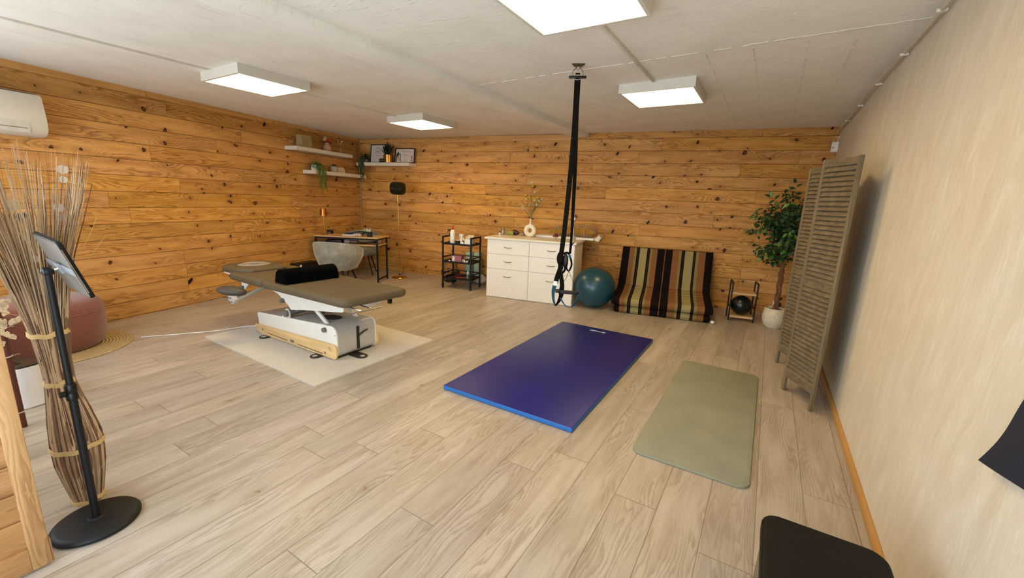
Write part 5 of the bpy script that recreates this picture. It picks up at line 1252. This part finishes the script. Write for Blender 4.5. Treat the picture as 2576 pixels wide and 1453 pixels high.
def screen_panel(a, b2):
    a = Vector((*a, 0)); b2 = Vector((*b2, 0)); d = (b2-a); w = d.length; ang = math.atan2(d.y, d.x)
    pr = bpy.data.objects.new('panel', None); COL.objects.link(pr); pr.parent = FR; pr.location = a-Vector((.35, 4.1, 0)); pr.rotation_euler = (0, 0, ang)
    for x in (.004, w-.034): MB().box(x, x+.030, -.011, .011, 0, HS, bev=.003).build('stile', m_scr2, pr, smooth=False)
    for z0, z1 in ((.125, .185), (.885, .945), (HS-.055, HS-.004)): MB().box(.034, w-.034, -.009, .009, z0, z1, bev=.0015).build('rail', m_scr, pr, smooth=False)
    mb = MB(); rnd = random.Random(int(w*1e5))
    for z0, z1, n in ((.185, .885, 20), (.945, HS-.055, 24)):
        for k in range(n):
            z = z0+(z1-z0)*(k+.5)/n
            mb.box(.034, w-.034, -.0028, .0028, -.0215, .0215, M=Matrix.Translation((0, 0, z)) @ Matrix.Rotation(math.radians(-30+rnd.uniform(-5, 5)), 4, 'X'))
    mb.build('louvres', m_scr, pr, smooth=False)
for a, b2 in zip(SP, SP[1:]): screen_panel(a, b2)

# ================================================================= SUSPENSION STRAPS
HX, HY = -1.434, 3.238
m_web = mat('black_webbing', '0d0b09', .85, var=.2, vs=60, bump=.3, bs=300, spec=.1); m_bweb = mat('blue_webbing', '1d4d69', .7, var=.15, bump=.3, bs=300)
r = thing('ceiling_hook', 'steel ceiling hook plate and ring holding the suspension straps', 'hook', (HX, HY, ceil_z(HX)-.03))
px_ = Vector((.83, .36, 0)).normalized(); hx = Vector((.905, .42, 0)).normalized(); hd = Vector((-.42, .905, 0))
MB().prism([(-.050, .03), (-.033, .014), (-.014, .006), (.0, .020), (.014, .006), (.033, .014), (.052, .03), (.033, .028), (.0, .030), (-.033, .028)], -.014, .014, 'xz', M=Matrix.Rotation(math.atan2(hx.y, hx.x), 4, 'Z')).build('wing_plate', mat('dark_steel', '5a4a3c', .35, .8), r, smooth=False)
def circ(c, R_, n, ax, az, r0): return [Vector(c)+ax*(R_*math.cos(2*PI*k/n))+az*(R_*math.sin(2*PI*k/n)) for k in range(n)]
MB().tube(circ((0, 0, .000), .016, 18, hd, Vector((0, 0, 1)), 0), .004, 8, closed=True).build('eye', m_chrome, r)
MB().tube(circ((0, 0, -.042), .042, 36, hx, Vector((0, 0, 1)), 0), .0042, 8, closed=True).build('ring', m_chrome, r)
r = thing('suspension_trainer', 'black hanging suspension straps with blue loops and foam handles', 'suspension trainer', (HX, HY, 0))
def V(x, y, z): return Vector((x-HX, y-HY, z))
L0_ = [(-1.438, 3.236, 2.413), (-1.434, 3.238, 2.09), (-1.440, 3.236, 1.727), (-1.452, 3.231, 1.376), (-1.463, 3.225, 1.15), (-1.474, 3.221, .98)]
R0_ = [(-1.428, 3.240, 2.413), (-1.424, 3.242, 2.09), (-1.410, 3.249, 1.728), (-1.404, 3.252, 1.378), (-1.402, 3.252, 1.15), (-1.405, 3.251, 1.02)]
zb_ = ceil_z(HX)-.115
MB().cyl(V(HX, HY, 2.402)-hx*.068, V(HX, HY, 2.402)+hx*.068, .0105, n=16, bev=.003).build('cross_bar', m_blackp, r)
nrm = hd
def strap(pts, w, name, m, up=None, th=.0028, twist=0):
    mb = MB(); P = [V(*p) for p in pts]
    if len(P) > 2:
        n0_ = len(P); tw_ = twist if isinstance(twist, (list, tuple)) else [twist*i/(n0_-1) for i in range(n0_)]
        wd_ = w if isinstance(w, (list, tuple)) else [w]*n0_; Q = []; T_ = []; Wd = []
        for i in range(n0_-1):
            p0 = P[max(i-1, 0)]; p1 = P[i]; p2 = P[i+1]; p3 = P[min(i+2, n0_-1)]
            for k in range(5):
                f = k/5; Q.append(.5*((2*p1)+(p2-p0)*f+(2*p0-5*p1+4*p2-p3)*f*f+(3*p1-p0-3*p2+p3)*f**3)); T_.append(tw_[i]+(tw_[i+1]-tw_[i])*f); Wd.append(wd_[i]+(wd_[i+1]-wd_[i])*f)
        Q.append(P[-1]); T_.append(tw_[-1]); Wd.append(wd_[-1]); P = Q; twist = T_; w = Wd
    # width direction is horizontal in the picture plane
    b = bmesh.new(); rings = []
    for i, p in enumerate(P):
        a = (twist*i/(len(P)-1)) if not isinstance(twist, (list, tuple)) else twist[i]
        wd = (hx*math.cos(a)+hd*math.sin(a)); tn = (P[min(i+1, len(P)-1)]-P[max(0, i-1)]).normalized()
        wd = (wd-tn*wd.dot(tn)).normalized(); nn = wd.cross(tn).normalized()
        ww = w[i] if isinstance(w, (list, tuple)) else w
        rings.append([b.verts.new(p+wd*(ww/2*sx)+nn*(th/2*sy)) for sx, sy in ((-1, -1), (1, -1), (1, 1), (-1, 1))])
    for a, c in zip(rings, rings[1:]):
        for j in range(4): b.faces.new((a[j], a[(j+1) % 4], c[(j+1) % 4], c[j]))
    b.faces.new(list(reversed(rings[0]))); b.faces.new(rings[-1]); bmesh.ops.recalc_face_normals(b, faces=b.faces)
    mb._add(b); return mb.build(name, m, r, smooth=False)
strap(L0_, [.038, .040, .040, .040, .040, .042], 'left_strap', m_web)
strap(R0_, .036, 'right_strap', m_web, twist=[0, .1, .5, .8, 1.0, 1.0])
MB().strap([V(HX, HY, 2.425)-hd*.012, V(HX, HY, 2.430), V(HX, HY, 2.425)+hd*.012], .036, .003, Vector((0, 0, 1))).build('loop_fold', m_web, r)
# stitched marks on the webbing
mb = MB()
for k in range(9):
    z = 1.95-.12*k; f_ = (2.413-z)/(2.413-.98); c = V(-1.438-.036*f_, 3.236-.015*f_, z)-hd*.0024; mb.strap([c-hx*.009, c+hx*.009], .0012, .0008, hd)
mb.build('stitching', m_dkpl, r, smooth=False)
# adjuster tails
MB().ball(V(-1.478, 3.219, .975), 1.0, 16, sc=(.032, .02, .06)).build('left_padding', m_web, r)
strap([(-1.478, 3.219, .975), (-1.470, 3.222, .90), (-1.490, 3.213, .82), (-1.503, 3.208, .758)], [.05, .045, .042, .042], 'left_lower_strap', m_web)
strap([(-1.503, 3.208, .775), (-1.507, 3.206, .742)], .034, 'white_tag', m_white, th=.005)
strap([(-1.508, 3.205, .735), (-1.516, 3.202, .69), (-1.514, 3.203, .63), (-1.505, 3.207, .585), (-1.492, 3.212, .558)], [.036, .034, .030, .026, .024], 'left_blue_loop', m_bweb, twist=[.2, .5, .8, 1.0, 1.1])
strap([(-1.492, 3.212, .556), (-1.468, 3.223, .60), (-1.452, 3.230, .66), (-1.450, 3.231, .74), (-1.462, 3.226, .82), (-1.472, 3.222, .88)], [.024, .034, .040, .040, .036, .034], 'left_inner_strap', m_web, twist=[1.0, .6, .3, .2, .3, .3])
MB().cyl(V(-1.500, 3.208, .690), V(-1.462, 3.224, .693), .016, n=18, bev=.003).build('left_handle', m_blackp, r)
MB().cyl(V(-1.462, 3.224, .684), V(-1.332, 3.284, .684), .0165, n=20, bev=.004).build('right_handle', mat('foam_grip', '1f1b17', .85, var=.2, bump=.4, bs=200), r)
for p in ((-1.466, 3.222, .684), (-1.328, 3.286, .684)): MB().ball(V(*p), .014, 12).build('handle_end', m_blackp, r)
mb = MB(); mb.tube([V(-1.405, 3.251, .868), V(-1.425, 3.243, .80), V(-1.466, 3.224, .735), V(-1.470, 3.222, .700)], .0022, 6); mb.tube([V(-1.403, 3.252, .868), V(-1.37, 3.267, .79), V(-1.335, 3.283, .735), V(-1.326, 3.287, .70)], .0018, 6); mb.build('handle_cords', m_web, r)
strap([(-1.470, 3.222, .70), (-1.464, 3.225, .65), (-1.447, 3.232, .612), (-1.415, 3.246, .565), (-1.392, 3.256, .553)], [.012, .014, .014, .012, .014], 'right_loop_left_side', m_bweb, twist=1.2)
strap([(-1.392, 3.256, .552), (-1.368, 3.267, .555), (-1.343, 3.279, .590), (-1.320, 3.289, .650), (-1.324, 3.287, .71)], [.014, .022, .026, .026, .012], 'right_loop_blue', m_bweb, twist=[1.0, .8, .7, .8, 1.3])
MB().ball(V(-1.436, 3.238, .958), 1.0, 16, sc=(.024, .018, .062)).build('buckle_pouch', m_blackp, r)
strap([(-1.452, 3.231, 1.012), (-1.430, 3.240, 1.028), (-1.405, 3.251, 1.015)], .02, 'link_strap', m_web)
strap([(-1.407, 3.251, 1.01), (-1.404, 3.252, .985)], .024, 'blue_patch', m_bweb, th=.006)
strap([(-1.405, 3.251, 1.00), (-1.390, 3.257, .955), (-1.388, 3.258, .915), (-1.405, 3.251, .872), (-1.425, 3.243, .895), (-1.420, 3.245, .94)], .016, 'adjuster_loop', m_web, twist=.8)
strap([(-1.402, 3.252, 1.08), (-1.390, 3.257, 1.105), (-1.375, 3.264, 1.118)], [.012, .010, .004], 'strap_tail', m_web)
strap([(-1.440, 3.236, .93), (-1.436, 3.238, .885), (-1.452, 3.23, .85)], .02, 'buckle_tail', m_web)

# ================================================================= RIGHT WALL THINGS, DETECTOR, SOCKET, BLACK STOOL
r = thing('painted_pipe', 'thin painted pipe clipped in the angle of ceiling and right wall', 'pipe', (.572, 0, 0))
mb = MB(); pts = [(0.008*math.sin(y*2.3), y, 2.452+.006*math.sin(y*1.7)) for y in [REAR+.01+.25*k for k in range(30)] if y < 6.8]+[(.0, 6.84, 2.43)]
mb.tube(pts, .011, 8).build('pipe', mat('pipe_paint', 'c4b8a2', .6), r)
for k, y in enumerate((1.4, 2.35, 3.05, 3.75, 4.5, 5.3, 6.1)): MB().box(-.016, .028, y-.012, y+.012, 2.436, 2.450, bev=.002).build('clip', m_joint, r)
r = thing('motion_detector', 'small white motion detector high in the back right corner', 'sensor', BW(1.882, BDEP-.015, 2.195), rot=(0, 0, TH+math.radians(-35)))
MB().box(-.045, .045, -.05, .015, 0, .13, bev=.016, seg=4).build('housing', m_white, r); MB().box(-.03, -.005, -.052, -.0495, .05, .058).build('lens_slot', m_dkpl, r, smooth=False)
o = MB().tube([BW(1.88, BDEP-.02, 2.32), BW(1.895, BDEP-.03, 2.40), BW(1.90, BDEP-.04, 2.45)], .004, 6).build('detector_cable', m_white); tag(o, 'short white cable rising from the corner motion detector', 'cable')
r = thing('wall_socket', 'white wall socket with black plug low behind the ficus', 'socket', BW(1.525, BDEP, .105), TH)
MB().box(-.04, .04, -.014, 0, 0, .085, bev=.004).build('plate', m_white, r); MB().box(.012, .05, -.055, -.014, .01, .07, bev=.006).build('plug', m_blackp, r)
r = thing('cushioned_stool', 'black padded stool with rounded corners at the bottom right by the wall', 'stool', (.288, 1.335, 0))
hx2, hy2 = .168, .215
MB().prism(rrect(-hx2, hx2, -hy2, hy2, .055, 8), .372, .425, 'xy', bev=.014, seg=4).build('padded_top', mat('black_leatherette', '090807', .6, bump=.25, bs=180, spec=.22), r, angle=70)
mb = MB(); b = bmesh.new(); A = rrect(-hx2+.0, hx2, -hy2, hy2, .05, 8); B_ = rrect(-hx2+.010, hx2-.010, -hy2+.010, hy2-.010, .05, 8); n = len(A)
ra = [b.verts.new((x, y, .006)) for x, y in A]; rb2 = [b.verts.new((x, y, .374)) for x, y in B_]
for i in range(n): b.faces.new((ra[i], ra[(i+1) % n], rb2[(i+1) % n], rb2[i]))
b.faces.new(list(reversed(ra))); b.faces.new(rb2); mb._add(b); mb.build('body', mat('dark_bronze_shell', '4a4036', .25, .5), r, angle=70)
MB().prism(rrect(-hx2+.01, hx2-.01, -hy2+.01, hy2-.01, .05, 6), 0, .007, 'xy').build('foot_rim', m_rub, r)
r = thing('navy_cloth', 'dark navy cloth hanging cornerwise on the right wall at the photo edge', 'cloth', (.590, 1.20, 0))
def nav(u, v):
    # diamond shaped hanging cloth, corner pointing towards the back of the room
    a = Vector((0, .337, .804)); bb2 = Vector((0, .06, 1.31)); c_ = Vector((0, -.16, .90)); d_ = Vector((0, -.44, 1.40))
    p = (a*(1-u)+bb2*u)*(1-v)+(c_*(1-u)+d_*u)*v
    p.x = -.010+.006*math.sin(9*u+3*v)-.006*math.sin(5*v+1); return p
mb = MB(); mb.surf(nav, 24, 24, th=.004); mb.build('fabric', mat('navy_fabric', '0c0f22', .85, bump=.3, bs=250), r)
